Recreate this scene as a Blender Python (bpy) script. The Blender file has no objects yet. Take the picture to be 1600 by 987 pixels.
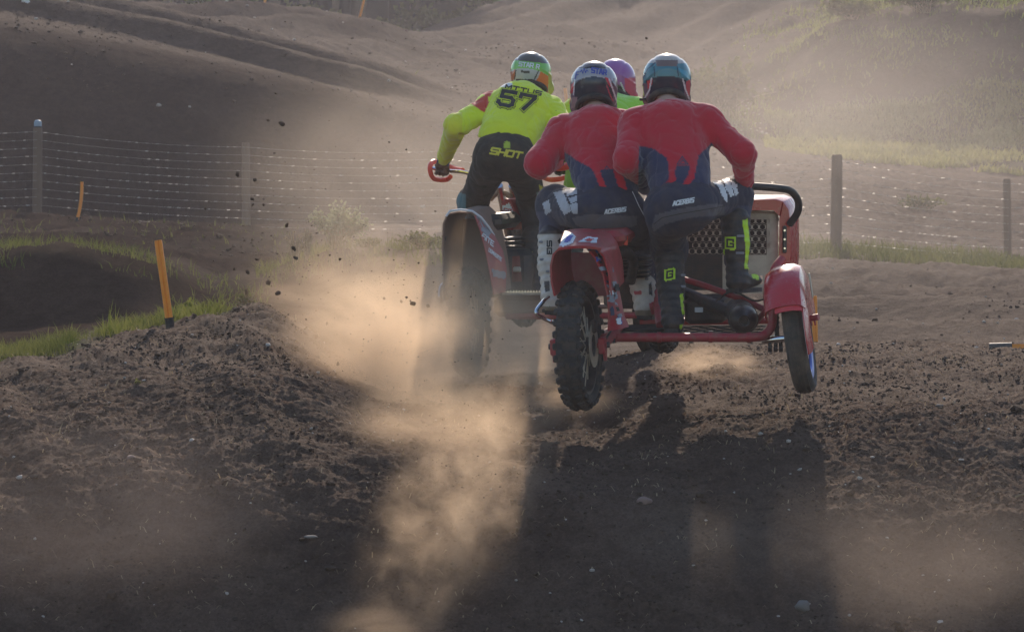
import bpy, math, random
import numpy as np
from mathutils import Vector, Matrix
from mathutils.bvhtree import BVHTree

random.seed(7)
RNG = np.random.default_rng(11)
SC = bpy.context.scene
COL = SC.collection

# ------------------------------------------------------------------ camera
FPX, HY, CAMZ = 6000.0, 440.0, 0.72      # focal length in photo pixels, horizon row, eye height (m)
cam_d = bpy.data.cameras.new('camera')
cam_d.sensor_width = 36.0
cam_d.lens = 36.0 * FPX / 1600.0
cam_d.shift_y = -(493.5 - HY) / 1600.0
cam_d.clip_start = 0.1
cam_d.clip_end = 2000.0
cam = bpy.data.objects.new('camera', cam_d)
COL.objects.link(cam)
cam.location = (0, 0, CAMZ)
cam.rotation_euler = (math.radians(90), 0, 0)
SC.camera = cam
cam_d.dof.use_dof = True
cam_d.dof.focus_distance = 20.6
cam_d.dof.aperture_fstop = 14.0

# ------------------------------------------------------------------ sky and sun
SUN_EL, SUN_AZ = math.radians(26.5), math.radians(2.0)     # azimuth measured from +Y towards +X
world = bpy.data.worlds.new('World')
SC.world = world
world.use_nodes = True
wn = world.node_tree
wn.nodes.clear()
sky = wn.nodes.new('ShaderNodeTexSky')
sky.sky_type = 'NISHITA'
sky.sun_disc = False
sky.sun_elevation = SUN_EL
sky.sun_rotation = SUN_AZ
sky.dust_density = 0.5
sky.air_density = 1.3
sky.ozone_density = 3.0
bg = wn.nodes.new('ShaderNodeBackground')
bg.inputs['Strength'].default_value = 0.15
wo = wn.nodes.new('ShaderNodeOutputWorld')
wn.links.new(sky.outputs[0], bg.inputs['Color'])
wn.links.new(bg.outputs[0], wo.inputs['Surface'])

sun_d = bpy.data.lights.new('sun', 'SUN')
sun_d.energy = 4.8
sun_d.angle = math.radians(0.53)
sun_d.color = (1.0, 0.83, 0.66)
sun = bpy.data.objects.new('sun', sun_d)
COL.objects.link(sun)
sd = Vector((math.sin(SUN_AZ) * math.cos(SUN_EL), math.cos(SUN_AZ) * math.cos(SUN_EL), math.sin(SUN_EL)))
sun.rotation_euler = sd.to_track_quat('Z', 'Y').to_euler()
sun.location = (0, 60, 40)

SC.view_settings.view_transform = 'Standard'
SC.view_settings.look = 'None'
SC.view_settings.exposure = 0.14
SC.view_settings.gamma = 1.0
SC.view_settings.use_curve_mapping = False
SC.cycles.use_denoising = True
SC.cycles.volume_bounces = 1
SC.cycles.max_bounces = 6
SC.cycles.transparent_max_bounces = 16

# ------------------------------------------------------------------ helpers
def P(px, py, D):
    """A point of the place: bearing px/py of the photograph, D metres ahead."""
    return Vector(((px - 800.0) * D / FPX, D, CAMZ + (HY - py) * D / FPX))

def V(*a):
    return Vector(a)

def tag(o, label=None, cat=None, group=None, kind=None):
    if label: o['label'] = label
    if cat: o['category'] = cat
    if group: o['group'] = group
    if kind: o['kind'] = kind
    return o

def empty(name, loc):
    o = bpy.data.objects.new(name, None)
    o.empty_display_size = 0.1
    COL.objects.link(o)
    o.location = loc
    return o

def wloc(o):
    v = Vector(o.location)
    while o.parent is not None:
        o = o.parent
        v = v + Vector(o.location)
    return v

def link(name, me, mat=None, parent=None, loc=(0, 0, 0)):
    """Link a mesh given in WORLD coordinates (shifted by loc) under parent (no rotations on parents)."""
    o = bpy.data.objects.new(name, me)
    COL.objects.link(o)
    if mat is not None:
        me.materials.clear()
        for m in (mat if isinstance(mat, (list, tuple)) else [mat]):
            me.materials.append(m)
    if parent is not None:
        o.parent = parent
        o.location = Vector(loc) - wloc(parent)
    else:
        o.location = loc
    return o

def np_mesh(name, verts, faces, smooth=True, cols=None, cname='Col'):
    """faces: (n,3) or (n,4) int array."""
    verts = np.asarray(verts, dtype=np.float32)
    faces = np.asarray(faces, dtype=np.int32)
    n, k = faces.shape
    me = bpy.data.meshes.new(name)
    me.vertices.add(len(verts))
    me.vertices.foreach_set('co', verts.ravel())
    me.loops.add(n * k)
    me.loops.foreach_set('vertex_index', faces.ravel())
    me.polygons.add(n)
    me.polygons.foreach_set('loop_start', np.arange(0, n * k, k, dtype=np.int32))
    me.polygons.foreach_set('loop_total', np.full(n, k, dtype=np.int32))
    me.polygons.foreach_set('use_smooth', np.full(n, smooth, dtype=bool))
    if cols is not None:
        ca = me.color_attributes.new(cname, 'FLOAT_COLOR', 'POINT')
        c4 = np.ones((len(verts), 4), dtype=np.float32)
        c4[:, :cols.shape[1]] = cols
        ca.data.foreach_set('color', c4.ravel())
    me.update()
    me.validate()
    return me

class MB:
    """Collects shapes in world coordinates, then builds ONE mesh object."""
    def __init__(s):
        s.v = []; s.f = []
    def add(s, vs, fs):
        b = len(s.v)
        s.v += [tuple(v) for v in vs]
        s.f += [tuple(i + b for i in f) for f in fs]
        return s
    def box(s, c, sx, sy, sz, R=None, bev=0.0):
        c = Vector(c); hx, hy, hz = sx / 2, sy / 2, sz / 2
        if bev <= 0:
            vs = [Vector((x, y, z)) for x in (-hx, hx) for y in (-hy, hy) for z in (-hz, hz)]
            fs = [(0, 1, 3, 2), (4, 6, 7, 5), (0, 4, 5, 1), (2, 3, 7, 6), (0, 2, 6, 4), (1, 5, 7, 3)]
        else:
            b = min(bev, hx * .9, hy * .9, hz * .9)
            def ring(x, y, z, q):
                return [Vector((x - q, y, z)), Vector((x, y - q, z)), Vector((x, -y + q, z)), Vector((x - q, -y, z)),
                        Vector((-x + q, -y, z)), Vector((-x, -y + q, z)), Vector((-x, y - q, z)), Vector((-x + q, y, z))]
            rs = [ring(hx - b, hy - b, -hz, b * .5), ring(hx, hy, -hz + b, b), ring(hx, hy, hz - b, b), ring(hx - b, hy - b, hz, b * .5)]
            vs = [p for r in rs for p in r]
            fs = []
            for k in range(3):
                for i in range(8):
                    j = (i + 1) % 8
                    fs.append((k * 8 + j, k * 8 + i, k * 8 + 8 + i, k * 8 + 8 + j))
            fs.append(tuple(range(8))); fs.append(tuple(reversed(range(24, 32))))
        R = R or Matrix.Identity(3)
        return s.add([c + R @ v for v in vs], fs)
    def tube(s, pts, r, n=10, closed=False, caps=True, flat=None):
        pts = [Vector(p) for p in pts]
        m = len(pts)
        rr = r if isinstance(r, (list, tuple)) else [r] * m
        tang = []
        for i in range(m):
            a = pts[(i - 1) % m] if (closed or i > 0) else pts[0]
            b = pts[(i + 1) % m] if (closed or i < m - 1) else pts[-1]
            t = (b - a)
            tang.append(t.normalized() if t.length > 1e-9 else Vector((0, 0, 1)))
        up = Vector((0, 0, 1)) if abs(tang[0].z) < 0.9 else Vector((1, 0, 0))
        nrm = (up - tang[0] * up.dot(tang[0])).normalized()
        vs, fs = [], []
        for i in range(m):
            t = tang[i]
            nrm = (nrm - t * nrm.dot(t)).normalized()
            bi = t.cross(nrm)
            for k in range(n):
                a = 2 * math.pi * k / n
                off = nrm * (math.cos(a) * rr[i]) + bi * (math.sin(a) * rr[i])
                if flat: off = off - flat[0] * off.dot(flat[0]) * (1 - flat[1])
                vs.append(pts[i] + off)
        for i in range(m if closed else m - 1):
            i2 = (i + 1) % m
            for k in range(n):
                k2 = (k + 1) % n
                fs.append((i * n + k, i2 * n + k, i2 * n + k2, i * n + k2))
        if caps and not closed:
            fs.append(tuple(range(n))); fs.append(tuple(reversed(range((m - 1) * n, m * n))))
        return s.add(vs, fs)
    def lathe(s, c, axis, prof, n=48, ref=None, a0=0.0, a1=2 * math.pi):
        """prof: list of (radius, offset along axis); closed=full turn unless a1-a0<2pi"""
        c = Vector(c); ax = Vector(axis).normalized()
        ref = Vector(ref) if ref else (Vector((0, 0, 1)) if abs(ax.z) < .9 else Vector((0, 1, 0)))
        e1 = (ref - ax * ref.dot(ax)).normalized(); e2 = ax.cross(e1)
        full = abs((a1 - a0) - 2 * math.pi) < 1e-6
        m = n if full else n + 1
        vs, fs = [], []
        for i in range(m):
            a = a0 + (a1 - a0) * i / n
            d = e1 * math.cos(a) + e2 * math.sin(a)
            for (r, o) in prof:
                vs.append(c + d * r + ax * o)
        k = len(prof)
        for i in range(n):
            i2 = (i + 1) % m
            for j in range(k - 1):
                fs.append((i * k + j, i2 * k + j, i2 * k + j + 1, i * k + j + 1))
        return s.add(vs, fs)
    def cyl(s, a, b, r, n=16):
        return s.tube([a, b], r, n)
    def grid(s, rows, thick=None):
        """rows: list of equal-length point lists; optional thickness vector list/normal offset"""
        m, n = len(rows), len(rows[0])
        rows = [[Vector(p) for p in r] for r in rows]
        if thick is None:
            vs = [p for r in rows for p in r]
            fs = [(i * n + j, i * n + j + 1, i * n + n + j + 1, i * n + n + j) for i in range(m - 1) for j in range(n - 1)]
            return s.add(vs, fs)
        nor = []
        for i in range(m):
            for j in range(n):
                du = rows[min(i + 1, m - 1)][j] - rows[max(i - 1, 0)][j]
                dv = rows[i][min(j + 1, n - 1)] - rows[i][max(j - 1, 0)]
                q = du.cross(dv)
                nor.append(q.normalized() if q.length > 1e-12 else Vector((0, 0, 1)))
        top = [p for r in rows for p in r]
        bot = [p - nor[i] * thick for i, p in enumerate(top)]
        N = m * n
        fs = [(i * n + j, i * n + j + 1, i * n + n + j + 1, i * n + n + j) for i in range(m - 1) for j in range(n - 1)]
        fs += [tuple(N + q for q in reversed(f)) for f in fs]
        for j in range(n - 1):
            fs.append((j + 1, j, N + j, N + j + 1))
            b = (m - 1) * n
            fs.append((b + j, b + j + 1, N + b + j + 1, N + b + j))
        for i in range(m - 1):
            fs.append((i * n, i * n + n, N + i * n + n, N + i * n))
            fs.append((i * n + n + n - 1, i * n + n - 1, N + i * n + n - 1, N + i * n + n + n - 1))
        return s.add(top + bot, fs)
    def mesh(s, name, smooth=True, origin=(0, 0, 0)):
        o = Vector(origin)
        me = bpy.data.meshes.new(name)
        me.from_pydata([tuple(Vector(v) - o) for v in s.v], [], s.f)
        if smooth:
            me.polygons.foreach_set('use_smooth', [True] * len(me.polygons))
            try: me.set_sharp_from_angle(angle=math.radians(38))
            except Exception: pass
        me.update()
        return me
    def build(s, name, mat, parent=None, smooth=True):
        if parent is None:
            return link(name, s.mesh(name, smooth), mat)
        return link(name, s.mesh(name, smooth, wloc(parent)), mat, parent, wloc(parent))

def arc(c, e1, e2, r, a0, a1, n):
    return [Vector(c) + Vector(e1) * (r * math.cos(a0 + (a1 - a0) * i / n)) + Vector(e2) * (r * math.sin(a0 + (a1 - a0) * i / n)) for i in range(n + 1)]

def smooth_path(pts, n=6):
    """Catmull-Rom through the points."""
    pts = [Vector(p) for p in pts]
    out = []
    for i in range(len(pts) - 1):
        p0 = pts[max(i - 1, 0)]; p1 = pts[i]; p2 = pts[i + 1]; p3 = pts[min(i + 2, len(pts) - 1)]
        for k in range(n):
            t = k / n
            out.append(0.5 * ((2 * p1) + (p2 - p0) * t + (2 * p0 - 5 * p1 + 4 * p2 - p3) * t * t + (3 * p1 - p0 - 3 * p2 + p3) * t ** 3))
    out.append(pts[-1])
    return out

# --- vectorised gradient noise
_perm = np.random.default_rng(5).permutation(256).astype(np.int32)
_perm = np.concatenate([_perm, _perm, _perm])
def perlin2(x, y):
    xi = np.floor(x).astype(np.int64); yi = np.floor(y).astype(np.int64)
    xf = x - xi; yf = y - yi
    xi &= 255; yi &= 255
    u = xf * xf * xf * (xf * (xf * 6 - 15) + 10); v = yf * yf * yf * (yf * (yf * 6 - 15) + 10)
    def g(h, a, b):
        an = h * (2 * np.pi / 256.0)
        return np.cos(an) * a + np.sin(an) * b
    h00 = _perm[_perm[xi] + yi]; h10 = _perm[_perm[xi + 1] + yi]
    h01 = _perm[_perm[xi] + yi + 1]; h11 = _perm[_perm[xi + 1] + yi + 1]
    a = g(h00, xf, yf); b = g(h10, xf - 1, yf); c = g(h01, xf, yf - 1); d = g(h11, xf - 1, yf - 1)
    return (a + u * (b - a)) * (1 - v) + (c + u * (d - c)) * v

def perlin3(p, s):
    """cheap 3-D noise from three 2-D slices"""
    q = p / s
    return (perlin2(q[..., 0] + 3.1, q[..., 1] + 7.7 + .37 * q[..., 2]) + perlin2(q[..., 1] + 11.3, q[..., 2] + 2.9 + .41 * q[..., 0])
            + perlin2(q[..., 2] + 5.3, q[..., 0] + 1.7 + .33 * q[..., 1])) * 0.6

# ------------------------------------------------------------------ materials
def mat_new(name):
    m = bpy.data.materials.new(name)
    m.use_nodes = True
    n = m.node_tree.nodes; l = m.node_tree.links
    n.clear()
    out = n.new('ShaderNodeOutputMaterial')
    b = n.new('ShaderNodeBsdfPrincipled')
    l.new(b.outputs[0], out.inputs['Surface'])
    return m, n, l, b, out

def noise_node(n, l, scale, detail=4, rough=.6, coord='Object'):
    tc = n.new('ShaderNodeTexCoord')
    t = n.new('ShaderNodeTexNoise')
    t.inputs['Scale'].default_value = scale
    t.inputs['Detail'].default_value = detail
    t.inputs['Roughness'].default_value = rough
    l.new(tc.outputs[coord], t.inputs['Vector'])
    return t

def ramp(n, l, src, stops):
    r = n.new('ShaderNodeValToRGB')
    e = r.color_ramp.elements
    while len(e) < len(stops): e.new(.5)
    for i, (p, c) in enumerate(stops):
        e[i].position = p
        e[i].color = (c[0], c[1], c[2], 1) if isinstance(c, (list, tuple)) else (c, c, c, 1)
    l.new(src, r.inputs[0])
    return r

DUST = (0.20, 0.145, 0.105)
def mat_basic(name, col, rough=.5, metal=0.0, dirt=.25, scale=14.0, bump=.0, bscale=80.0, spec=.5, coat=0.0, vcol=False, sheen=0.0, trans=0.0):
    """Painted / cloth / metal surface with dust worked into it by noise."""
    m, n, l, b, out = mat_new(name)
    t = noise_node(n, l, scale, 6, .65)
    mx = n.new('ShaderNodeMix'); mx.data_type = 'RGBA'
    r = ramp(n, l, t.outputs['Fac'], [(.42, 0.0), (.75, 1.0)])
    mu = n.new('ShaderNodeMath'); mu.operation = 'MULTIPLY'; mu.inputs[1].default_value = dirt
    l.new(r.outputs[0], mu.inputs[0]); l.new(mu.outputs[0], mx.inputs[0])
    if vcol:
        a = n.new('ShaderNodeVertexColor'); a.layer_name = 'Col'
        l.new(a.outputs[0], mx.inputs[6])
    else:
        mx.inputs[6].default_value = (*col, 1)
    mx.inputs[7].default_value = (*DUST, 1)
    l.new(mx.outputs[2], b.inputs['Base Color'])
    rr = n.new('ShaderNodeMath'); rr.operation = 'MULTIPLY_ADD'
    rr.inputs[1].default_value = .35; rr.inputs[2].default_value = rough
    rr.use_clamp = True
    l.new(mu.outputs[0], rr.inputs[0]); l.new(rr.outputs[0], b.inputs['Roughness'])
    b.inputs['Metallic'].default_value = metal
    b.inputs['Specular IOR Level'].default_value = spec
    b.inputs['Coat Weight'].default_value = coat
    b.inputs['Sheen Weight'].default_value = sheen
    if bump > 0:
        bt = noise_node(n, l, bscale, 3, .6)
        bp = n.new('ShaderNodeBump'); bp.inputs['Strength'].default_value = bump; bp.inputs['Distance'].default_value = .01
        l.new(bt.outputs['Fac'], bp.inputs['Height']); l.new(bp.outputs[0], b.inputs['Normal'])
    return m
# ================================================================== ground: one sheet shaped along its ridges and hollows
FEAT = [
 # each: list of (bearing px, distance, row) along one ridge or hollow line
 [(0, -12, None, -1.05)],
 [(0, 16.9, None, -1.05)],
 [(-400, 18.6, 765), (0, 18.6, 755), (400, 18.6, 750), (800, 18.7, 765), (1200, 18.7, 775), (1600, 18.7, 790), (2000, 18.7, 790)],
 [(-400, 20.2, 640), (0, 20.2, 612), (400, 20.2, 590), (600, 20.2, 645), (800, 20.2, 674), (920, 20.2, 682), (1050, 20.2, 668), (1200, 20.2, 650), (1600, 20.2, 644), (2000, 20.2, 640)],
 [(-400, 21, 610), (0, 21, 572), (100, 21.6, 547), (200, 22, 522), (270, 22.3, 508), (350, 22.6, 490), (410, 22.8, 481), (450, 22.8, 500), (520, 22.8, 560), (600, 23, 600), (850, 23.5, 592), (960, 24, 560), (1050, 24, 543), (1300, 24.5, 541), (1600, 24.5, 540), (2000, 24.5, 540)],
 [(-400, 26, 600), (0, 26, 560), (120, 26, 530), (270, 26, 500), (400, 26, 520), (600, 26, 600), (850, 26.5, 575), (1000, 27, 556), (1300, 27, 548), (1600, 27, 548)],
 [(-400, 31.4, 530), (0, 31.6, 522), (200, 31.6, 505), (350, 32, 475), (450, 33, 470), (600, 33, 490), (850, 31, 515), (1050, 31, 512), (1300, 31, 507), (1600, 31, 507)],
 [(-400, 33, 400), (0, 33, 392), (100, 33, 386), (200, 33, 402), (250, 33, 420), (330, 34, 452), (420, 35, 436), (480, 35, 405), (520, 35, 393), (600, 35, 393), (690, 35, 395), (760, 36, 430), (850, 37, 468), (1050, 37, 465), (1300, 37, 455), (1600, 37, 460)],
 [(-400, 40, 390), (0, 40, 386), (300, 40, 388), (400, 40, 395), (500, 40, 398), (700, 40, 400), (850, 40, 435), (1050, 40, 438), (1300, 40, 432), (1600, 40, 442)],
 [(-400, 48, 342), (58, 50, 346), (385, 52, 358), (695, 52, 372), (1000, 50, 390), (1306, 46.5, 401), (1575, 50, 414), (2000, 52, 420)],
 [(-400, 54, 342), (0, 54, 342), (385, 55, 352), (720, 56.8, 345), (850, 56, 345), (1000, 56, 345), (1150, 56, 342), (1300, 55, 372), (1600, 57, 385)],
 [(-400, 60, -10), (0, 60, 38), (157, 59.8, 67), (315, 59.6, 97), (500, 59.3, 141), (720, 59.5, 187), (850, 62, 207), (1000, 63, 236), (1150, 64, 272), (1300, 64, 296), (1450, 64, 312), (1600, 64, 326)],
 [(-400, 72, -130), (0, 72, -25), (81, 72, 0), (157, 72, 16), (270, 71, 40), (405, 70, 76), (540, 69, 108), (720, 69, 150), (850, 70, 175), (1000, 71, 203), (1150, 72, 232), (1300, 72, 258), (1450, 72, 272), (1600, 72, 285)],
 [(-400, 78, -110), (0, 78, -5), (157, 78, 28), (270, 78, 52), (405, 78, 84), (540, 77, 112), (640, 76, 127), (720, 75, 135), (850, 76, 150), (1000, 77, 178), (1150, 77, 212), (1230, 78, 226), (1300, 78, 223), (1450, 78, 217), (1600, 78, 213)],
 [(-400, 92, -20), (0, 92, 4), (170, 92, 12), (250, 92, 11), (400, 92, 17), (470, 92, 20), (560, 92, 31), (610, 92, 46), (650, 92, 64), (720, 88, 80), (850, 88, 90), (1000, 88, 115), (1090, 86, 135), (1180, 84, 112), (1260, 83.5, 70), (1330, 83.5, 44), (1400, 83.5, 30), (1500, 83, 20), (1600, 83, 20)],
 [(-400, 100, 10), (0, 100, 22), (170, 100, 30), (560, 100, 45), (650, 100, 64), (720, 100, 48), (800, 100, 32), (850, 100, 30), (1000, 100, 48), (1200, 98, 15), (1330, 96, 8), (1450, 95, -10), (1600, 94, -20)],
 [(-400, 112, 20), (0, 112, 30), (560, 112, 62), (640, 112, 64), (720, 112, 36), (800, 112, 8), (850, 112, -12), (1000, 112, -60), (1200, 112, -80), (1600, 112, -110)],
 [(-400, 119, 30), (0, 119, 34), (560, 119, 66), (640, 119, 70), (800, 119, 40), (1000, 119, -20), (1600, 119, -90)],
 [(0, 135, -20), (800, 135, -40), (1600, 135, -100)],
 [(0, 172, -220), (1600, 172, -220)],
]
def feat_eval(px):
    Ds, Zs = [], []
    for f in FEAT:
        xs = [c[0] for c in f]
        d = np.interp(px, xs, [c[1] for c in f])
        z = np.interp(px, xs, [c[3] if len(c) == 4 else CAMZ + (HY - c[2]) * c[1] / FPX for c in f])
        Ds.append(d); Zs.append(z)
    return np.array(Ds), np.array(Zs)            # (K, ncol)

def smooth1(a, w, axis):
    if w < 1: return a
    k = np.hanning(2 * w + 3)[1:-1]; k /= k.sum()
    pad = [(0, 0)] * a.ndim; pad[axis] = (w, w)
    b = np.pad(a, pad, mode='edge')
    out = np.zeros_like(a)
    n = a.shape[axis]
    for i, kk in enumerate(k):
        sl = [slice(None)] * a.ndim; sl[axis] = slice(i, i + n)
        out += kk * b[tuple(sl)]
    return out

PX = np.concatenate([np.array([-9000, -6000, -4000, -2600, -1800, -1200, -900, -700, -550, -450, -370, -310]), np.arange(-260, 1861, 3.4),
                     np.array([1910, 1970, 2050, 2150, 2300, 2500, 2800, 3400, 4200, 5600, 7600, 10600])]).astype(float)
DR = np.concatenate([np.array([-12, -6, 0, 4, 8, 11, 13, 14.5, 15.5, 16, 16.4, 16.7]), np.arange(16.9, 20.6, .0165), np.arange(20.6, 24.9, .034),
                     np.arange(24.9, 38, .11), np.arange(38, 56, .16), np.arange(56, 66, .11), np.arange(66, 94, .2), np.arange(94, 122, .4), np.arange(122, 173, 2.0)])
def hermite_rows(Ds, Zs, D):
    """monotone cubic through the feature lines of every column -> (rows, cols)"""
    K, C = Ds.shape
    h = np.diff(Ds, axis=0); s = np.diff(Zs, axis=0) / h
    m = np.zeros_like(Zs)
    m[1:-1] = np.where(s[:-1] * s[1:] > 0, 2 * s[:-1] * s[1:] / (s[:-1] + s[1:] + 1e-12 * np.sign(s[:-1] + s[1:])), 0)
    m[0] = s[0]; m[-1] = s[-1]
    out = np.zeros((len(D), C))
    for c in range(C):
        idx = np.clip(np.searchsorted(Ds[:, c], D) - 1, 0, K - 2)
        t = np.clip((D - Ds[idx, c]) / h[idx, c], 0, 1)
        z0, z1 = Zs[idx, c], Zs[idx + 1, c]; hh = h[idx, c]
        out[:, c] = (2 * t**3 - 3 * t**2 + 1) * z0 + (t**3 - 2 * t**2 + t) * hh * m[idx, c] + (-2 * t**3 + 3 * t**2) * z1 + (t**3 - t**2) * hh * m[idx + 1, c]
    return out
_fD, _fZ = feat_eval(PX)
_fD = smooth1(_fD, 8, 1); _fZ = smooth1(_fZ, 8, 1)
GZ = hermite_rows(_fD, _fZ, DR)
Deff = np.maximum(DR, 16.0)
GX = (PX[None, :] - 800) * Deff[:, None] / FPX
GY = np.repeat(DR[:, None], len(PX), 1)
GPX = np.repeat(PX[None, :], len(DR), 0)

def lerp01(x, a, b):
    return np.clip((x - a) / (b - a), 0, 1)
def sstep(x, a, b):
    t = lerp01(x, a, b)
    return t * t * (3 - 2 * t)

# -- relief: lumps, tyre furrows, clods
near = 1 - sstep(GY, 26, 34)
far = sstep(GY, 26, 40)
rel = np.zeros_like(GZ)
rel += near * 0.045 * perlin2(GX / .9, GY / .8)
rel += near * 0.022 * perlin2(GX / .33 + 5, GY / .30)
rel += near * 0.016 * perlin2(GX / .14 + 9, GY / .12 + 3)
def billow(x, y):
    return np.abs(perlin2(x, y))
clod_mask = .35 + .65 * sstep(perlin2(GX / .8 + 40, GY / .8 + 2), -.25, .3)
rel += near * clod_mask * 0.038 * (.28 - billow(GX / .085, GY / .075 + 17))
rel += near * clod_mask * 0.030 * (.28 - billow(GX / .038 + 31, GY / .034))
rel += near * 0.014 * (.2 - billow(GX / .026 + 3, GY / .024)) * 2
rel += near * 0.010 * perlin2(GX / .021, GY / .019)
# furrows running with the track over the lip and the face
fx = GX + .10 * perlin2(GX / .6, GY / 1.5 + 8) - .06 * (GY - 20)
rel += near * sstep(GPX, 900, 1250) * sstep(GY, 17, 18.5) * (1 - sstep(GY, 23, 25)) * 0.014 * np.sin(fx * 2 * np.pi / .34)
rel += near * (1 - sstep(GPX, 350, 700)) * 0.014 * np.sin((GX + .35 * GY) * 2 * np.pi / .42 + 2 * perlin2(GX / .7, GY / .7))
# rough edge of the lip on the right
# far ground
far = far * (1 - .6 * sstep(GY, 54, 57) * (1 - sstep(GY, 74, 80)) * (1 - sstep(GPX, 650, 900)))
rel += far * 0.10 * perlin2(GX / 2.6, GY / 3.0 + 4)
rel += far * 0.06 * perlin2(GX / .9 + 3, GY / 1.2)
rel += far * 0.035 * perlin2(GX / .38, GY / .5)
rel += far * 0.045 * (.28 - billow(GX / .22, GY / .3)) * 2
rel += far * 0.03 * perlin2(GX / .11 + 3, GY / .2)
# broken earth ledges below the fence on the left
ter = sstep(GY, 38, 41) * (1 - sstep(GY, 49, 50.5)) * (1 - sstep(GPX, 480, 640))
yy = GY + .8 * perlin2(GX / 2.2, GY / 2.0)
rel += ter * 0.22 * (np.abs(((yy / 2.6) % 1.0) - .5) * 2 - .5)
# waves on the track to the right (before the fence)
wv = sstep(GY, 26, 30) * (1 - sstep(GY, 42, 46)) * sstep(GPX, 980, 1200)
rel += wv * 0.10 * np.sin((GY + .5 * GX + .9 * perlin2(GX / 2.0, GY / 3.0)) * 2 * np.pi / 3.4)
# wheel ruts along the lane on the brow of the left hill
sK = _fD[11][None, :]; eK = _fD[12][None, :]
tt = (GY - sK) / (eK - sK)
lane = sstep(tt, .05, .2) * (1 - sstep(tt, .95, 1.1)) * (1 - sstep(GPX, 560, 800))
rel += lane * (0.30 * np.exp(-((tt - .22) / .10)**2) - .42 * np.exp(-((tt - .50) / .13)**2) + .26 * np.exp(-((tt - .80) / .07)**2) + 0.05 * np.sin(tt * 42))
lane2 = sstep(tt, -.05, .1) * (1 - sstep(tt, .95, 1.1)) * sstep(GPX, 560, 800)
rel += lane2 * 0.05 * np.sin(tt * 26 + 1.5 * perlin2(GX / 3, GY / 4))
# diagonal furrows on the hills at the back
hb = sstep(GY, 79, 84) * (1 - sstep(GY, 116, 120))
rel += hb * 0.12 * np.sin((GX * .86 - GY * .5 + 1.2 * perlin2(GX / 5, GY / 6)) * 2 * np.pi / 2.4) * (1 - sstep(GPX, 1150, 1350))
rel += hb * 0.16 * perlin2((GX - .6 * GY) / 1.6, (GY + .6 * GX) / 7)
bankm = sstep(GY, 77, 80) * (1 - sstep(GY, 96, 100)) * sstep(GPX, 1080, 1250)
rel += bankm * (0.35 * perlin2(GX / 2.0 + 9, GY / 2.2) + .18 * perlin2(GX / .8, GY / .8))
edge = (1 - sstep(np.abs(GPX - 800), 1500, 2200))
GZ = GZ + rel * (.3 + .7 * edge)

# -- masks carried as colour: R grass cover, G pale dry dirt, B painted shade and darker far earth
def blob(px, py, d, rx, rd):
    return np.exp(-(((GPX - px) / rx)**2 + ((GY - d) / rd)**2))
gn = perlin2(GX / .7, GY / .7) + .6 * perlin2(GX / .25, GY / .25)
GR = np.zeros_like(GZ)
GR = np.maximum(GR, sstep(GPX, -900, -300) * (1 - sstep(GPX, 110, 185)) * sstep(GY, 21.1 , 21.6) * (1 - sstep(GY, 27, 30)))
GR = np.maximum(GR, sstep(GPX, 110, 170) * (1 - sstep(GPX, 350, 400)) * sstep(GY, 22.2, 22.6) * (1 - sstep(GY, 27, 31)) * .9)
GR = np.maximum(GR, sstep(GY, 32, 33) * (1 - sstep(GY, 34.5, 36)) * (1 - sstep(GPX, 690, 740)) * .25)
GR = np.maximum(GR, sstep(GY, _fD[9][None, :] - 1.0, _fD[9][None, :] + .0) * (1 - sstep(GY, _fD[9][None, :] + 3.0, _fD[9][None, :] + 5)) * sstep(GPX, 1160, 1240))
GR = np.maximum(GR, sstep(GY, 73.5, 75) * (1 - sstep(GY, 79.5, 81)) * sstep(GPX, 1180, 1250))
GR = np.maximum(GR, bankm * (.30 + .35 * sstep(perlin2(GX / 2.4 + 3, GY / 2.0), -.1, .3)))
GR = np.maximum(GR, .8 * blob(1130, 0, 79, 70, 3))
GR = np.maximum(GR, .7 * blob(600, 0, 76, 45, 2.0) * sstep(gn, -.1, .3))
GR = np.maximum(GR, sstep(GY, 114, 119) * .8)
GR = np.clip(GR * sstep(gn + GR * 1.2, .1, .75), 0, 1)
PALE = np.maximum.reduce([sstep(tt, 0.2, .6) * (1 - sstep(tt, 1.0, 1.15)) * sstep(GPX, 560, 900) * (.5 + .8 * sstep(perlin2(GX / 6, GY / 1.0), -.2, .3)), .5 * near * sstep(GY, 20, 23) * sstep(GPX, 950, 1100), .15 * hb])
SHADE_TONE = .85 * sstep(GY, 115, 118) + .95 * (1 - sstep(GPX, 500, 760)) * sstep(GY, 26, 29) * (1 - sstep(GY, 59.5, 61.5)) + .55 * sstep(GY, 60, 62) * (1 - sstep(GPX, 350, 750)) * (1 - sstep(GY, 80, 84)) + .45 * sstep(GY, 82, 86) * (1 - sstep(GPX, 560, 760)) + .45 * bankm + .4 * sstep(GY, 80, 86) * (1 - bankm)  # shade on left ground, bank and wood floor, put into the earth colour
SHADE_TONE = np.clip(SHADE_TONE + .45 * (perlin2(GX / 3.1 + 70, GY / 2.6) - .1) * far, 0, .95)
SHADE_TONE = np.maximum(SHADE_TONE, .52 * sstep(GY, 52, 60))
SHADE_TONE = np.maximum(SHADE_TONE, .12 * sstep(GY, 24, 28))
SHADE_B = SHADE_TONE
GCOL = np.stack([GR, np.clip(PALE, 0, 1), SHADE_B], -1).reshape(-1, 3)

nR, nC = GZ.shape
idx = np.arange(nR * nC).reshape(nR, nC)
gf = np.stack([idx[:-1, :-1], idx[:-1, 1:], idx[1:, 1:], idx[1:, :-1]], -1).reshape(-1, 4)
gv = np.stack([GX, GY, GZ], -1).reshape(-1, 3)

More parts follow.
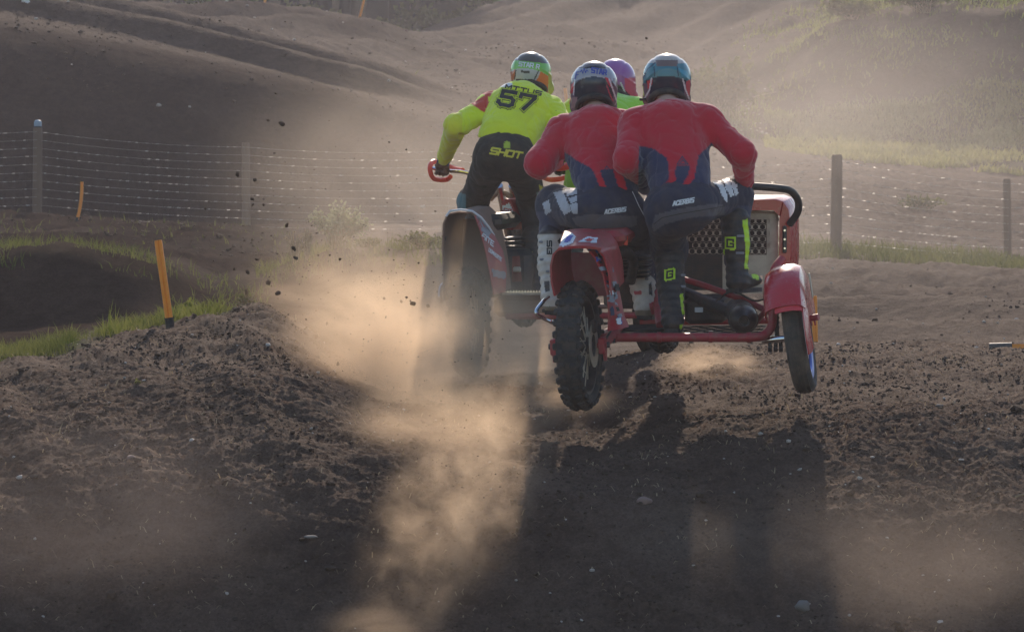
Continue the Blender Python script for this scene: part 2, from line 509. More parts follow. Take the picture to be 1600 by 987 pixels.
def ground_z(x, y):
    """height of the sheet at numpy x, y (bilinear)"""
    x = np.asarray(x, float); y = np.asarray(y, float)
    px = 800 + x * FPX / np.maximum(y, 16.0)
    r = np.clip(np.interp(y, DR, np.arange(nR)), 0, nR - 1.001); c = np.clip(np.interp(px, PX, np.arange(nC)), 0, nC - 1.001)
    r0 = r.astype(int); c0 = c.astype(int); fr = r - r0; fc = c - c0
    return (GZ[r0, c0] * (1 - fr) * (1 - fc) + GZ[r0 + 1, c0] * fr * (1 - fc) + GZ[r0, c0 + 1] * (1 - fr) * fc + GZ[r0 + 1, c0 + 1] * fr * fc)
def ground_mask(x, y, A):
    px = 800 + x * FPX / np.maximum(y, 16.0)
    r = np.clip(np.rint(np.interp(y, DR, np.arange(nR))), 0, nR - 1).astype(int); c = np.clip(np.rint(np.interp(px, PX, np.arange(nC))), 0, nC - 1).astype(int)
    return A[r, c]

def make_ground_mat():
    m, n, l, b, out = mat_new('bare_earth')
    a = n.new('ShaderNodeVertexColor'); a.layer_name = 'Col'
    sp = n.new('ShaderNodeSeparateColor'); l.new(a.outputs[0], sp.inputs[0])
    t1 = noise_node(n, l, 1.3, 8, .62); t2 = noise_node(n, l, 9.0, 8, .7); t3 = noise_node(n, l, 55.0, 5, .7)
    ad = n.new('ShaderNodeMath'); ad.operation = 'ADD'; l.new(t1.outputs['Fac'], ad.inputs[0]); l.new(t2.outputs['Fac'], ad.inputs[1])
    ad2 = n.new('ShaderNodeMath'); ad2.operation = 'ADD'; l.new(ad.outputs[0], ad2.inputs[0]); l.new(t3.outputs['Fac'], ad2.inputs[1])
    dv = n.new('ShaderNodeMath'); dv.operation = 'DIVIDE'; dv.inputs[1].default_value = 3; l.new(ad2.outputs[0], dv.inputs[0])
    earth = ramp(n, l, dv.outputs[0], [(.30, (.034, .0205, .015)), (.46, (.082, .053, .039)), (.60, (.145, .098, .072)), (.78, (.23, .163, .122))])
    pale = n.new('ShaderNodeMix'); pale.data_type = 'RGBA'; pale.inputs[7].default_value = (.19, .130, .092, 1)
    l.new(earth.outputs[0], pale.inputs[6])
    pm = n.new('ShaderNodeMath'); pm.operation = 'MULTIPLY'; l.new(sp.outputs[1], pm.inputs[0]); l.new(t2.outputs['Fac'], pm.inputs[1]); l.new(pm.outputs[0], pale.inputs[0])
    # pale grit
    vo = n.new('ShaderNodeTexVoronoi'); vo.inputs['Scale'].default_value = 38.0
    tc = n.new('ShaderNodeTexCoord'); l.new(tc.outputs['Object'], vo.inputs['Vector'])
    gr = ramp(n, l, vo.outputs['Distance'], [(.0, 1.0), (.10, 0.0)])
    sel = n.new('ShaderNodeSeparateColor'); l.new(vo.outputs['Color'], sel.inputs[0])
    th = n.new('ShaderNodeMath'); th.operation = 'GREATER_THAN'; th.inputs[1].default_value = .88; l.new(sel.outputs[0], th.inputs[0])
    gm = n.new('ShaderNodeMath'); gm.operation = 'MULTIPLY'; l.new(gr.outputs[0], gm.inputs[0]); l.new(th.outputs[0], gm.inputs[1])
    grit = n.new('ShaderNodeMix'); grit.data_type = 'RGBA'; grit.inputs[7].default_value = (.30, .25, .21, 1)
    l.new(gm.outputs[0], grit.inputs[0]); l.new(pale.outputs[2], grit.inputs[6])
    gcol = ramp(n, l, t2.outputs['Fac'], [(.3, (.022, .028, .010)), (.55, (.05, .055, .02)), (.75, (.095, .088, .04))])
    gx = n.new('ShaderNodeMix'); gx.data_type = 'RGBA'; l.new(sp.outputs[0], gx.inputs[0]); l.new(grit.outputs[2], gx.inputs[6]); l.new(gcol.outputs[0], gx.inputs[7])
    dk = n.new('ShaderNodeMix'); dk.data_type = 'RGBA'; dk.blend_type = 'MULTIPLY'; dk.inputs[7].default_value = (.30, .27, .27, 1)      # darkens the earth colour to stand for shade, tones down far ground
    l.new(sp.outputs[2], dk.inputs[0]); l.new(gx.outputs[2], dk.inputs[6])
    l.new(dk.outputs[2], b.inputs['Base Color'])
    b.inputs['Roughness'].default_value = .92
    sw = n.new('ShaderNodeMath'); sw.operation = 'MULTIPLY_ADD'; sw.inputs[1].default_value = -.042; sw.inputs[2].default_value = .042; sw.use_clamp = True
    l.new(sp.outputs[2], sw.inputs[0]); l.new(sw.outputs[0], b.inputs['Specular IOR Level'])
    bp = n.new('ShaderNodeBump'); bp.inputs['Strength'].default_value = .9; bp.inputs['Distance'].default_value = .03
    bs = n.new('ShaderNodeMath'); bs.operation = 'MULTIPLY_ADD'; bs.inputs[1].default_value = .45
    l.new(t3.outputs['Fac'], bs.inputs[0]); l.new(t2.outputs['Fac'], bs.inputs[2])
    l.new(bs.outputs[0], bp.inputs['Height'])
    bq = n.new('ShaderNodeBump'); bq.inputs['Strength'].default_value = .55; bq.inputs['Distance'].default_value = .22
    l.new(t1.outputs['Fac'], bq.inputs['Height']); l.new(bq.outputs[0], bp.inputs['Normal']); l.new(bp.outputs[0], b.inputs['Normal'])
    return m
M_EARTH = make_ground_mat()
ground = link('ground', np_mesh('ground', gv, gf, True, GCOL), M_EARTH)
tag(ground, 'brown churned earth of the motocross track, its jump lip and hills', kind='structure')
# ================================================================== smooth bodies from signed distances
def smin(a, b, k):
    h = np.clip(.5 + .5 * (b - a) / k, 0, 1)
    return b * (1 - h) + a * h - k * h * (1 - h)
def smax(a, b, k):
    return -smin(-a, -b, k)
def d_cap(p, a, b, ra, rb, flat=None):
    """tapered capsule; flat=(direction, factor) squeezes the section along a direction"""
    a = np.array(a, float); b = np.array(b, float)
    pa = p - a; ba = b - a
    t = np.clip((pa @ ba) / (ba @ ba + 1e-12), 0, 1)
    q = pa - t[..., None] * ba
    if flat is not None:
        n = np.array(flat[0], float); n /= np.linalg.norm(n)
        q = q + (q @ n)[..., None] * n * (1 / flat[1] - 1)
    return np.linalg.norm(q, axis=-1) - (ra + (rb - ra) * t)
def d_ell(p, c, r, R=None):
    q = p - np.array(c, float)
    if R is not None: q = q @ np.array(R)
    r = np.array(r, float)
    k0 = np.linalg.norm(q / r, axis=-1); k1 = np.linalg.norm(q / (r * r), axis=-1)
    return k0 * (k0 - 1) / np.maximum(k1, 1e-9)
def d_box(p, c, h, rad=.0, R=None):
    q = p - np.array(c, float)
    if R is not None: q = q @ np.array(R)
    q = np.abs(q) - (np.array(h, float) - rad)
    return np.linalg.norm(np.maximum(q, 0), axis=-1) + np.minimum(q.max(-1), 0) - rad

def surface_net(fn, lo, hi, vox):
    lo = np.array(lo, float); hi = np.array(hi, float)
    n = np.ceil((hi - lo) / vox).astype(int) + 1
    ax = [lo[i] + vox * np.arange(n[i]) for i in range(3)]
    G = np.stack(np.meshgrid(*ax, indexing='ij'), -1)
    v = fn(G.reshape(-1, 3)).reshape(n)
    s = v < 0
    acc = np.zeros(tuple(n - 1) + (3,)); cnt = np.zeros(tuple(n - 1))
    offs = [(i, j, k) for i in (0, 1) for j in (0, 1) for k in (0, 1)]
    def sub(A, o): return A[o[0]:A.shape[0] - 1 + o[0], o[1]:A.shape[1] - 1 + o[1], o[2]:A.shape[2] - 1 + o[2]]
    for a in offs:
        for d in range(3):
            if a[d] == 1: continue
            b = list(a); b[d] = 1; b = tuple(b)
            va, vb = sub(v, a), sub(v, b)
            cr = (va < 0) != (vb < 0)
            t = np.where(cr, va / np.where(cr, va - vb, 1), 0)
            for q in range(3):
                base = a[q] + (t if q == d else 0)
                acc[..., q] += np.where(cr, base, 0)
            cnt += cr
    act = cnt > 0
    ids = -np.ones(act.shape, int); ids[act] = np.arange(act.sum())
    ci = np.argwhere(act)
    verts = lo + vox * (ci + acc[act] / cnt[act][:, None])
    faces = []
    for d in range(3):
        e1, e2 = (d + 1) % 3, (d + 2) % 3
        sl0 = [slice(None)] * 3; sl1 = [slice(None)] * 3
        sl0[d] = slice(0, -1); sl1[d] = slice(1, None)
        A, B = s[tuple(sl0)], s[tuple(sl1)]
        cr = np.argwhere(A != B)
        ok = (cr[:, e1] > 0) & (cr[:, e2] > 0) & (cr[:, e1] < n[e1] - 1) & (cr[:, e2] < n[e2] - 1)
        cr = cr[ok]
        inside = A[tuple(cr.T)]
        def cell(o1, o2):
            c = cr.copy(); c[:, e1] -= o1; c[:, e2] -= o2
            return ids[tuple(c.T)]
        q = np.stack([cell(1, 1), cell(0, 1), cell(0, 0), cell(1, 0)], -1)
        q[~inside] = q[~inside][:, ::-1]
        faces.append(q)
    f = np.concatenate(faces)
    f = f[(f >= 0).all(1)]
    return verts, f

def unproj(v):
    """world -> bearing (px, py)"""
    return np.stack([800 + v[:, 0] * FPX / v[:, 1], HY - (v[:, 2] - CAMZ) * FPX / v[:, 1]], -1)
def in_poly(q, poly):
    x, y = q[:, 0], q[:, 1]
    r = np.zeros(len(q), bool)
    j = len(poly) - 1
    for i in range(len(poly)):
        xi, yi = poly[i]; xj, yj = poly[j]
        c = ((yi > y) != (yj > y)) & (x < (xj - xi) * (y - yi) / (yj - yi + 1e-12) + xi)
        r ^= c; j = i
    return r
def seg_d(q, a, b):
    a = np.array(a, float); b = np.array(b, float)
    t = np.clip(((q - a) @ (b - a)) / ((b - a) @ (b - a)), 0, 1)
    return np.linalg.norm(q - a - t[:, None] * (b - a), axis=1)

class Soft:
    """A smooth union of limbs, meshed once."""
    def __init__(s, k=.03): s.pr = []; s.k = k; s.cut = []; s.mod = None
    def cap(s, a, b, ra, rb, flat=None, k=None): s.pr.append(('c', np.array(a), np.array(b), ra, rb, flat, k)); return s
    def chain(s, pts, rs, flat=None, k=None):
        for i in range(len(pts) - 1): s.cap(pts[i], pts[i + 1], rs[i], rs[i + 1], flat, k)
        return s
    def ell(s, c, r, R=None, k=None): s.pr.append(('e', np.array(c), r, R, k)); return s
    def box(s, c, h, rad=.01, R=None, k=None): s.pr.append(('b', np.array(c), h, rad, R, k)); return s
    def bounds(s):
        lo = np.full(3, 1e9); hi = -lo
        for q in s.pr:
            if q[0] == 'c':
                r = max(q[3], q[4])
                for c in (q[1], q[2]): lo = np.minimum(lo, c - r); hi = np.maximum(hi, c + r)
            else:
                r = max(q[2]) * (1.0 if q[0] == 'e' else 1.6); lo = np.minimum(lo, q[1] - r); hi = np.maximum(hi, q[1] + r)
        return lo - .04, hi + .04
    def eval(s, p):
        v = None
        for q in s.pr:
            if q[0] == 'c': d = d_cap(p, q[1], q[2], q[3], q[4], q[5]); k = q[6]
            elif q[0] == 'e': d = d_ell(p, q[1], q[2], q[3]); k = q[4]
            else: d = d_box(p, q[1], q[2], q[3], q[4]); k = q[5]
            v = d if v is None else smin(v, d, k or s.k)
        for c in s.cut: v = smax(v, -c(p), .006)
        if s.mod is not None: v = v + s.mod(p)
        return v
    def build(s, name, mat, parent, vox=.008, colfn=None):
        lo, hi = s.bounds()
        v, f = surface_net(s.eval, lo, hi, vox)
        cols = colfn(v).astype(np.float32) if colfn else None
        s.bvh = BVHTree.FromPolygons([tuple(x) for x in v], [tuple(x) for x in f])
        o = np.array(wloc(parent)) if parent else np.zeros(3)
        return link(name, np_mesh(name, v - o, f, True, cols), mat, parent, o) if parent else link(name, np_mesh(name, v, f, True, cols), mat)

# ------------------------------------------------------------------ lettering cut as thin flat print laid on a surface
GLYPH = {
 'A': [[(0, 0), (.35, 1), (.65, 1), (1, 0)], [(.18, .35), (.82, .35)]], 'B': [[(0, 0), (0, 1), (.8, 1), (.95, .85), (.95, .65), (.8, .52), (0, .52)], [(.8, .52), (1, .38), (1, .14), (.84, 0), (0, 0)]],
 'C': [[(1, .82), (.85, 1), (.15, 1), (0, .82), (0, .18), (.15, 0), (.85, 0), (1, .18)]], 'E': [[(1, 1), (0, 1), (0, 0), (1, 0)], [(0, .5), (.8, .5)]],
 'R': [[(0, 0), (0, 1), (.85, 1), (1, .85), (1, .6), (.85, .45), (0, .45)], [(.5, .45), (1, 0)]], 'I': [[(.5, 0), (.5, 1)]],
 'S': [[(1, 1), (.1, 1), (0, .9), (0, .6), (.1, .5), (.9, .5), (1, .4), (1, .1), (.9, 0), (0, 0)]],
 'H': [[(0, 0), (0, 1)], [(1, 0), (1, 1)], [(0, .5), (1, .5)]], 'O': [[(.1, 0), (0, .1), (0, .9), (.1, 1), (.9, 1), (1, .9), (1, .1), (.9, 0), (.1, 0)]],
 'T': [[(0, 1), (1, 1)], [(.5, 1), (.5, 0)]], 'G': [[(1, .8), (1, 1), (0, 1), (0, 0), (1, 0), (1, .5), (.55, .5)]], '5': [[(1, 1), (.1, 1), (.1, .58), (.8, .58), (1, .44), (1, .14), (.8, 0), (.2, 0), (0, .14), (0, .22)]],
 '7': [[(0, .8), (0, 1), (1, 1), (1, .86), (.48, 0)]], 'N': [[(0, 0), (0, 1), (1, 0), (1, 1)]], 'M': [[(0, 0), (0, 1), (.5, .4), (1, 1), (1, 0)]], 'U': [[(0, 1), (0, .1), (.1, 0), (.9, 0), (1, .1), (1, 1)]],
 'K': [[(0, 0), (0, 1)], [(1, 1), (0, .45), (1, 0)]], 'D': [[(0, 0), (0, 1), (.8, 1), (1, .8), (1, .2), (.8, 0), (0, 0)]], 'Y': [[(0, 1), (.5, .5), (1, 1)], [(.5, .5), (.5, 0)]], 'L': [[(0, 1), (0, 0), (1, 0)]], 'V': [[(0, 1), (.5, 0), (1, 1)]], 'W': [[(0, 1), (.25, 0), (.5, .8), (.75, 0), (1, 1)]], '6': [[(1, 1), (.1, 1), (0, .9), (0, .1), (.1, 0), (.9, 0), (1, .1), (1, .45), (.9, .52), (0, .52)]],
}
def text_strokes(txt, w, h, gap, shear=0.0):
    out, x = [], 0.0
    for ch in txt:
        if ch == ' ': x += w * .6; continue
        ww = w * (.25 if ch == 'I' else 1)
        for st in GLYPH[ch]:
            out.append([(x + (a * ww if ch != 'I' else ww * .5) + shear * b * h, b * h) for a, b in st])
        x += ww + gap
    return out, x - gap
def strokes_to_px(strokes, tot, h, origin, right, up):
    """glyph space -> bearing px with origin (centre), right and up 2-vectors (px per unit)"""
    return [[(origin[0] + (a - tot / 2) * right[0] + (b - h / 2) * up[0], origin[1] + (a - tot / 2) * right[1] + (b - h / 2) * up[1]) for a, b in st] for st in strokes]
def print_strokes(name, strokes_px, width_px, bvh, mat, parent, lift=.003, D0=19.0, direction=None):
    """lay ribbons of the given width on the surface seen from behind (rays straight ahead)"""
    mb = MB()
    for st in strokes_px:
        for i in range(len(st) - 1):
            a = Vector(st[i]).to_2d(); b = Vector(st[i + 1]).to_2d()
            t = (b - a); L = t.length
            if L < 1e-6: continue
            t.normalize(); nn = Vector((-t.y, t.x)) * width_px / 2
            a2 = a - t * width_px * .48; b2 = b + t * width_px * .48
            m = max(2, int((b2 - a2).length / 4) + 1)
            rows = []
            ok = True
            for k in range(m + 1):
                c = a2 + (b2 - a2) * (k / m)
                r = []
                for s in (-1, -.33, .33, 1):
                    q = c + nn * s
                    d = P(q.x, q.y, D0); eye = Vector((0, 0, CAMZ))
                    rd = (d - eye).normalized()
                    hit, nor, _, _ = bvh.ray_cast(d - rd * 1.0, rd)
                    if hit is None: ok = False; break
                    if nor.dot(rd) > 0: nor = -nor
                    r.append(hit + (nor * .6 - rd * .4).normalized() * lift)
                if not ok: break
                rows.append(r)
            if ok: mb.grid(rows)
    if not mb.v: return None
    return mb.build(name, mat, parent)
def print_poly(name, poly, bvh, mat, parent, lift=.003, D0=19.0, step=2.0):
    """a filled flat print"""
    xs = [p[0] for p in poly]; ys = [p[1] for p in poly]
    nx = int((max(xs) - min(xs)) / step) + 1; ny = int((max(ys) - min(ys)) / step) + 1
    gx = np.linspace(min(xs), max(xs), nx + 1); gy = np.linspace(min(ys), max(ys), ny + 1)
    cx, cy = np.meshgrid((gx[:-1] + gx[1:]) / 2, (gy[:-1] + gy[1:]) / 2, indexing='ij')
    ins = in_poly(np.stack([cx.ravel(), cy.ravel()], -1), poly).reshape(cx.shape)
    mb = MB(); cache = {}
    def pt(i, j):
        if (i, j) not in cache:
            d = P(gx[i], gy[j], D0); rd = (d - Vector((0, 0, CAMZ))).normalized()
            hit, nor, _, _ = bvh.ray_cast(d - rd * 1.0, rd)
            if hit is None: cache[(i, j)] = None
            else:
                if nor.dot(rd) > 0: nor = -nor
                mb.v.append(tuple(hit + (nor * .6 - rd * .4).normalized() * lift)); cache[(i, j)] = len(mb.v) - 1
        return cache[(i, j)]
    for i in range(nx):
        for j in range(ny):
            if ins[i, j]:
                q = [pt(i, j), pt(i + 1, j), pt(i + 1, j + 1), pt(i, j + 1)]
                if None not in q: mb.f.append(tuple(q))
    return mb.build(name, mat, parent) if mb.f else None
# ================================================================== riders
CLOTH = mat_basic('jersey_cloth', (1, 1, 1), rough=.85, dirt=.16, scale=7, bump=.25, bscale=260, spec=.25, vcol=True, sheen=.45)
PANTS = mat_basic('trouser_cloth', (1, 1, 1), rough=.75, dirt=.30, scale=8, bump=.3, bscale=200, spec=.3, vcol=True, sheen=.1)
SHELL = mat_basic('helmet_paint', (1, 1, 1), rough=.22, dirt=.12, scale=20, vcol=True, spec=.4, coat=.25)
BOOTM = mat_basic('boot_leather', (1, 1, 1), rough=.55, dirt=.45, scale=16, bump=.25, bscale=120, vcol=True)
GLOVE = mat_basic('glove_cloth', (.035, .028, .028), rough=.8, dirt=.35, scale=30)
SKIN = mat_basic('skin', (.48, .27, .19), rough=.6, dirt=.1)
def flat(name, col, **k): return mat_basic(name, col, **{**dict(rough=.6, dirt=.18, scale=18), **k})
PR_WHITE = flat('white_print', (.72, .74, .78)); PR_NAVY = flat('navy_print', (.03, .04, .10)); PR_BLACK = flat('black_print', (.02, .02, .02))
PR_YEL = flat('yellow_print', (.68, .62, .06)); PR_LIME = flat('lime_print', (.55, .78, .03)); PR_BLUE = flat('blue_print', (.05, .08, .40)); PR_GREY = flat('grey_print', (.25, .26, .30))
PR_RED = flat('red_print', (.55, .03, .03)); PR_TEAL = flat('teal_print', (.10, .22, .27))
DARKM = mat_basic('black_rubber', (.018, .018, .02), rough=.7, dirt=.35, scale=25)
LENS = mat_basic('goggle_lens', (.02, .02, .03), rough=.1, dirt=.05)

RED_C, NAVY_C = (.54, .006, .030), (.016, .030, .090)
def paint(base, items):
    """items: (kind, data, colour) painted in bearing space"""
    def fn(v):
        q = unproj(v)
        c = np.tile(np.array(base, float), (len(v), 1))
        for it in items:
            if it[0] == 'poly': m = in_poly(q, it[1])
            elif it[0] == 'line': m = np.min([seg_d(q, it[1][i], it[1][i + 1]) for i in range(len(it[1]) - 1)], axis=0) < it[2]
            elif it[0] == 'fn': m = it[1](v, q)
            c[m] = it[-1]
        return c
    return fn

def folds(amp, seed, sc=.085):
    def f(p):
        n1 = perlin3(p * np.array([1, 1, .6]) + seed, sc * 1.3); n2 = perlin3(p * np.array([.7, 1, 1.1]) + seed * 1.9, sc * .8)
        crease = np.exp(-(n1 / .055)**2) + .8 * np.exp(-(n2 / .055)**2)
        return amp * (.55 * perlin3(p * np.array([1, 1, .55]) + seed, sc) + .35 * perlin3(p + seed * 2.3, sc * .45) + .75 * crease - .4)
    return f

def grip_hand(grip, bar, wrist, side, k=1.0):
    """closed fist: palm, four unequal fingers curled round the bar, thumb from the side of the palm"""
    g = np.array(grip, float); b = np.array(bar, float); b /= np.linalg.norm(b)
    h = g - np.array(wrist, float); h -= b * (h @ b); h /= np.linalg.norm(h)
    u = np.cross(b, h); u /= np.linalg.norm(u)
    if u[2] < 0: u = -u
    s = Soft(.007)
    s.cap(np.array(wrist), g - h * .030 + u * .020, .030 * k, .028 * k, (u, .75), .02)
    for i, (o, ln) in enumerate(((-.033, .92), (-.011, 1.05), (.011, 1.0), (.032, .80))):
        base = g + b * (o * k)
        s.cap(g - h * .035 + u * .012 + b * o * .5 * k, base + u * .030 * k, .017 * k, .013 * k, None, .012)
        pts = [base + (h * math.sin(a) + u * math.cos(a)) * (.029 * k) for a in np.radians([0, 62 * ln, 128 * ln, 195 * ln])]
        s.chain(pts, [.0125 * k, .0115 * k, .0105 * k, .009 * k], None, .004)
    t0 = g - h * .03 - b * side * .030 * k
    s.chain([t0, g - h * .012 - u * .026 * k - b * side * .03 * k, g + h * .016 * k - u * .030 * k - b * side * .012 * k], [.015 * k, .0125 * k, .010 * k], None, .006)
    return s

def make_helmet(parent, c, fwd, up, k, cols, peak_col, strap_mat=None):
    c = np.array(c, float); f = np.array(fwd, float); f /= np.linalg.norm(f)
    u = np.array(up, float); u -= f * (u @ f); u /= np.linalg.norm(u)
    r = np.cross(f, u)
    R = np.stack([r, f, u], 1)
    def loc(p): return (p - c) @ R / k
    s = Soft(.03)
    s.ell(c + R @ np.array([0, -.005, .02]) * k, (.132 * k, .158 * k, .132 * k), R)
    s.ell(c + R @ np.array([0, .03, -.055]) * k, (.126 * k, .150 * k, .105 * k), R)
    s.cap(c + R @ np.array([-.085, .08, -.085]) * k, c + R @ np.array([0, .185, -.10]) * k, .045 * k, .042 * k)
    s.cap(c + R @ np.array([.085, .08, -.085]) * k, c + R @ np.array([0, .185, -.10]) * k, .045 * k, .042 * k)
    s.cut.append(lambda p: d_ell(loc(p), (0, -.05, -.175), (.088, .20, .125)) * k)           # neck opening
    s.cut.append(lambda p: (loc(p)[:, 2] + .135 + .12 * np.minimum(loc(p)[:, 1], 0)) * k)     # lower edge
    s.cut.append(lambda p: d_box(loc(p), (0, .19, -.01), (.10, .10, .048), .03) * k)           # eye port
    # moulded ridges
    s.mod = lambda p: (lambda q: k * (.004 * np.exp(-((np.abs(q[:, 0]) - .07) / .008)**2) * (q[:, 2] > -.02) - .004 * np.exp(-((q[:, 2] - .045 + .9 * q[:, 0]**2 * 4) / .006)**2) * (q[:, 1] < .05)))(loc(p))
    shell = s.build('helmet', SHELL, parent, .0055, cols)
    hb = s.bvh
    pk = MB(); rows = []
    for i in range(9):
        a = -1 + 2 * i / 8
        rows.append([c + R @ (np.array([a * .088 * (1 - .22 * t), .10 + .16 * t - .03 * a * a, .118 + .018 * t - .040 * a * a]) * k) for t in (0, .35, .7, 1.0)])
    pk.grid(rows, .004).build('helmet_peak', peak_col, shell)
    gl = MB()
    rows = [[c + R @ (np.array([.098 * math.sin(a), .135 + .035 * math.cos(a), z]) * k) for z in (-.048, -.02, .012, .038)] for a in np.linspace(-1.35, 1.35, 13)]
    gl.grid(rows, -.004).build('goggle_lens', LENS, shell)
    n = MB()
    n.tube([c + R @ (np.array([.092 * math.sin(a), -.062 - .08 * math.cos(a), -.118 + .045 * math.cos(a)]) * k) for a in np.linspace(-1.6, 1.6, 15)], .017 * k, 10)
    n.build('neck_roll', DARKM, shell)
    t = MB(); t.box(c + R @ (np.array([0, -.148, -.012]) * k), .034 * k, .012 * k, .014 * k, Matrix([list(x) for x in R]), .003).build('rear_vent', PR_GREY, shell)
    return shell, hb

def make_boot(name, parent, shaft, foot, radii, colfn, sole_mat, buckle_mat, buckles=(), patch=None):
    s = Soft(.03)
    s.chain(shaft, radii)
    ank = np.array(shaft[-1], float)
    heel, toe = np.array(foot[0], float), np.array(foot[1], float)
    s.cap(ank, heel, radii[-1], .052, None, .03)
    s.cap(heel, toe, .050, .042, (np.array([0, 0, 1.0]), .8), .03)
    s.ell(heel + np.array([0, -.01, -.01]), (.042, .048, .05))
    ax = np.array(shaft[-1]) - np.array(shaft[0]); ax = ax / np.linalg.norm(ax)
    s.mod = lambda p: .003 * np.sin(((p - np.array(shaft[0])) @ ax) * 2 * np.pi / .045) + .002 * perlin3(p, .04)
    b = s.build(name, BOOTM, parent, .0065, colfn)
    d = toe - heel; d[2] = 0; L = np.linalg.norm(d); d /= L
    sd_ = np.array([d[1], -d[0], 0])
    prof = [(-.055, .03), (-.045, .042), (.0, .043), (.5 * L, .042), (L, .046), (L + .035, .03), (L + .046, .0)]
    z = min(heel[2] - .056, toe[2] - .036)
    zb = heel[2] - .064
    m = MB()
    ring = [heel + d * a + sd_ * w for a, w in prof] + [heel + d * a - sd_ * w for a, w in reversed(prof[:-1])]
    slope = (toe[2] - heel[2]) / max(L, .01)
    top = [Vector((q[0], q[1], heel[2] - .038 + slope * max(0, min(L, (q - heel) @ d)))) for q in ring]
    bot = [v - Vector((0, 0, .022)) for v in top]
    N = len(top)
    m.add(top + bot, [tuple(range(N)), tuple(reversed(range(N, 2 * N)))] + [(i, (i + 1) % N, N + (i + 1) % N, N + i) for i in range(N)])
    m.build('sole', sole_mat, b)
    for (bx, by, w) in buckles:
        rd = (P(bx, by, 19) - Vector((0, 0, CAMZ))).normalized()
        hit, nor, _, _ = s.bvh.ray_cast(P(bx, by, 19), rd)
        if hit: MB().box(hit + nor * .004, w, .012, .013, None, .003).build('buckle', buckle_mat, b)
    return b, s.bvh

def make_person(label, sk, cols, group=None):
    """sk: skeleton of world points; cols: colour functions and materials"""
    J = {k: np.array(v, float) if not isinstance(v, list) else [np.array(q, float) for q in v] for k, v in sk.items()}
    # continuous body under the clothing
    b = Soft(.03)
    hc, nk = J['head'], J['neck']
    b.ell(hc, (.078, .098, .118)).ell(hc + np.array([0, .045, -.07]), (.05, .055, .05)).cap(hc + np.array([0, .095, .0]), hc + np.array([0, .112, -.03]), .010, .014, None, .01)
    for sx in (-1, 1): b.ell(hc + np.array([sx * .078, .0, -.01]), (.012, .022, .032), None, .006)
    b.cap(hc + np.array([0, -.01, -.07]), nk, .058, .062)
    b.cap(nk, J['chest'], .06, .13, ((0, 1, 0), .7)); b.cap(J['chest'], J['waist'], .15, .125, ((0, 1, 0), .7)); b.cap(J['waist'], J['pelvis'], .125, .125, ((0, 1, 0), .8))
    for s_ in ('l', 'r'):
        b.chain(J[s_ + 'arm'], [.055, .043, .030]); b.chain([nk, J[s_ + 'arm'][0]], [.05, .055])
        b.chain([J['pelvis']] + J[s_ + 'leg'], [.09, .085, .058, .045])
    o = J['pelvis'] - np.array([0, 0, .12])
    lo, hi = b.bounds(); v, f = surface_net(b.eval, lo, hi, .013)
    person = link('person', np_mesh('person', v - o, f), SKIN, None, tuple(o))
    tag(person, label, 'person', group)
    # jersey
    j = Soft(.045)
    fl = ((0, 1, 0), .72)
    wr, cr = cols.get('wr', .165), cols.get('cr', .2)
    j.cap(J['waist'], J['chest'], wr, cr, fl)
    j.cap(J['larm'][0] * .72 + J['rarm'][0] * .28, J['larm'][0] * .28 + J['rarm'][0] * .72, .085, .085)
    j.cap(nk + (J['chest'] - nk) * .15, J['chest'], .07, .15, fl)
    for s_ in ('l', 'r'):
        a = J[s_ + 'arm']
        j.cap(nk + (a[0] - nk) * .25, a[0], .062, .082)
        ar = cols.get('ar', (.078, .067, .047))
        j.cap(a[0], a[1], ar[0], ar[1]); j.cap(a[1], a[1] + (a[2] - a[1]) * .95, ar[1], ar[2])
    fd = folds(.0085, cols.get('seed', 3.0))
    hem = J['waist'][2] + cols.get('hem', -.05)
    j.cut.append(lambda p: np.where(np.linalg.norm((p - J['waist'])[:, :2], axis=1) < .30, (p[:, 2] - hem) + cols.get('hemtilt', 0) * (p[:, 0] - J['waist'][0]), 1.0))
    j.mod = fd
    jers = j.build('jersey', CLOTH, person, .008, cols['jersey'])
    # trousers
    t = Soft(.05)
    pv = J['pelvis']
    t.ell(pv, cols.get('hip', (.185, .15, .13)))
    t.cap(pv, J['waist'] + np.array([0, 0, -.02]), .16, .150, ((0, 1, 0), .75))
    tr = cols.get('tr', (.115, .085, .066))
    for s_ in ('l', 'r'):
        L = J[s_ + 'leg']
        t.cap(L[0], L[1], tr[0], tr[1]); t.cap(L[1], L[1] + (L[2] - L[1]) * .75, tr[1], tr[2])
        t.ell(L[1] + np.array([0, .02, 0]), (tr[1] * 1.0, tr[1] * 1.05, tr[1] * 1.08))
    t.mod = folds(.007, cols.get('seed', 3.0) + 9, .1)
    trou = t.build('trousers', PANTS, person, .008, cols['trousers'])
    return person, jers, j, trou, t

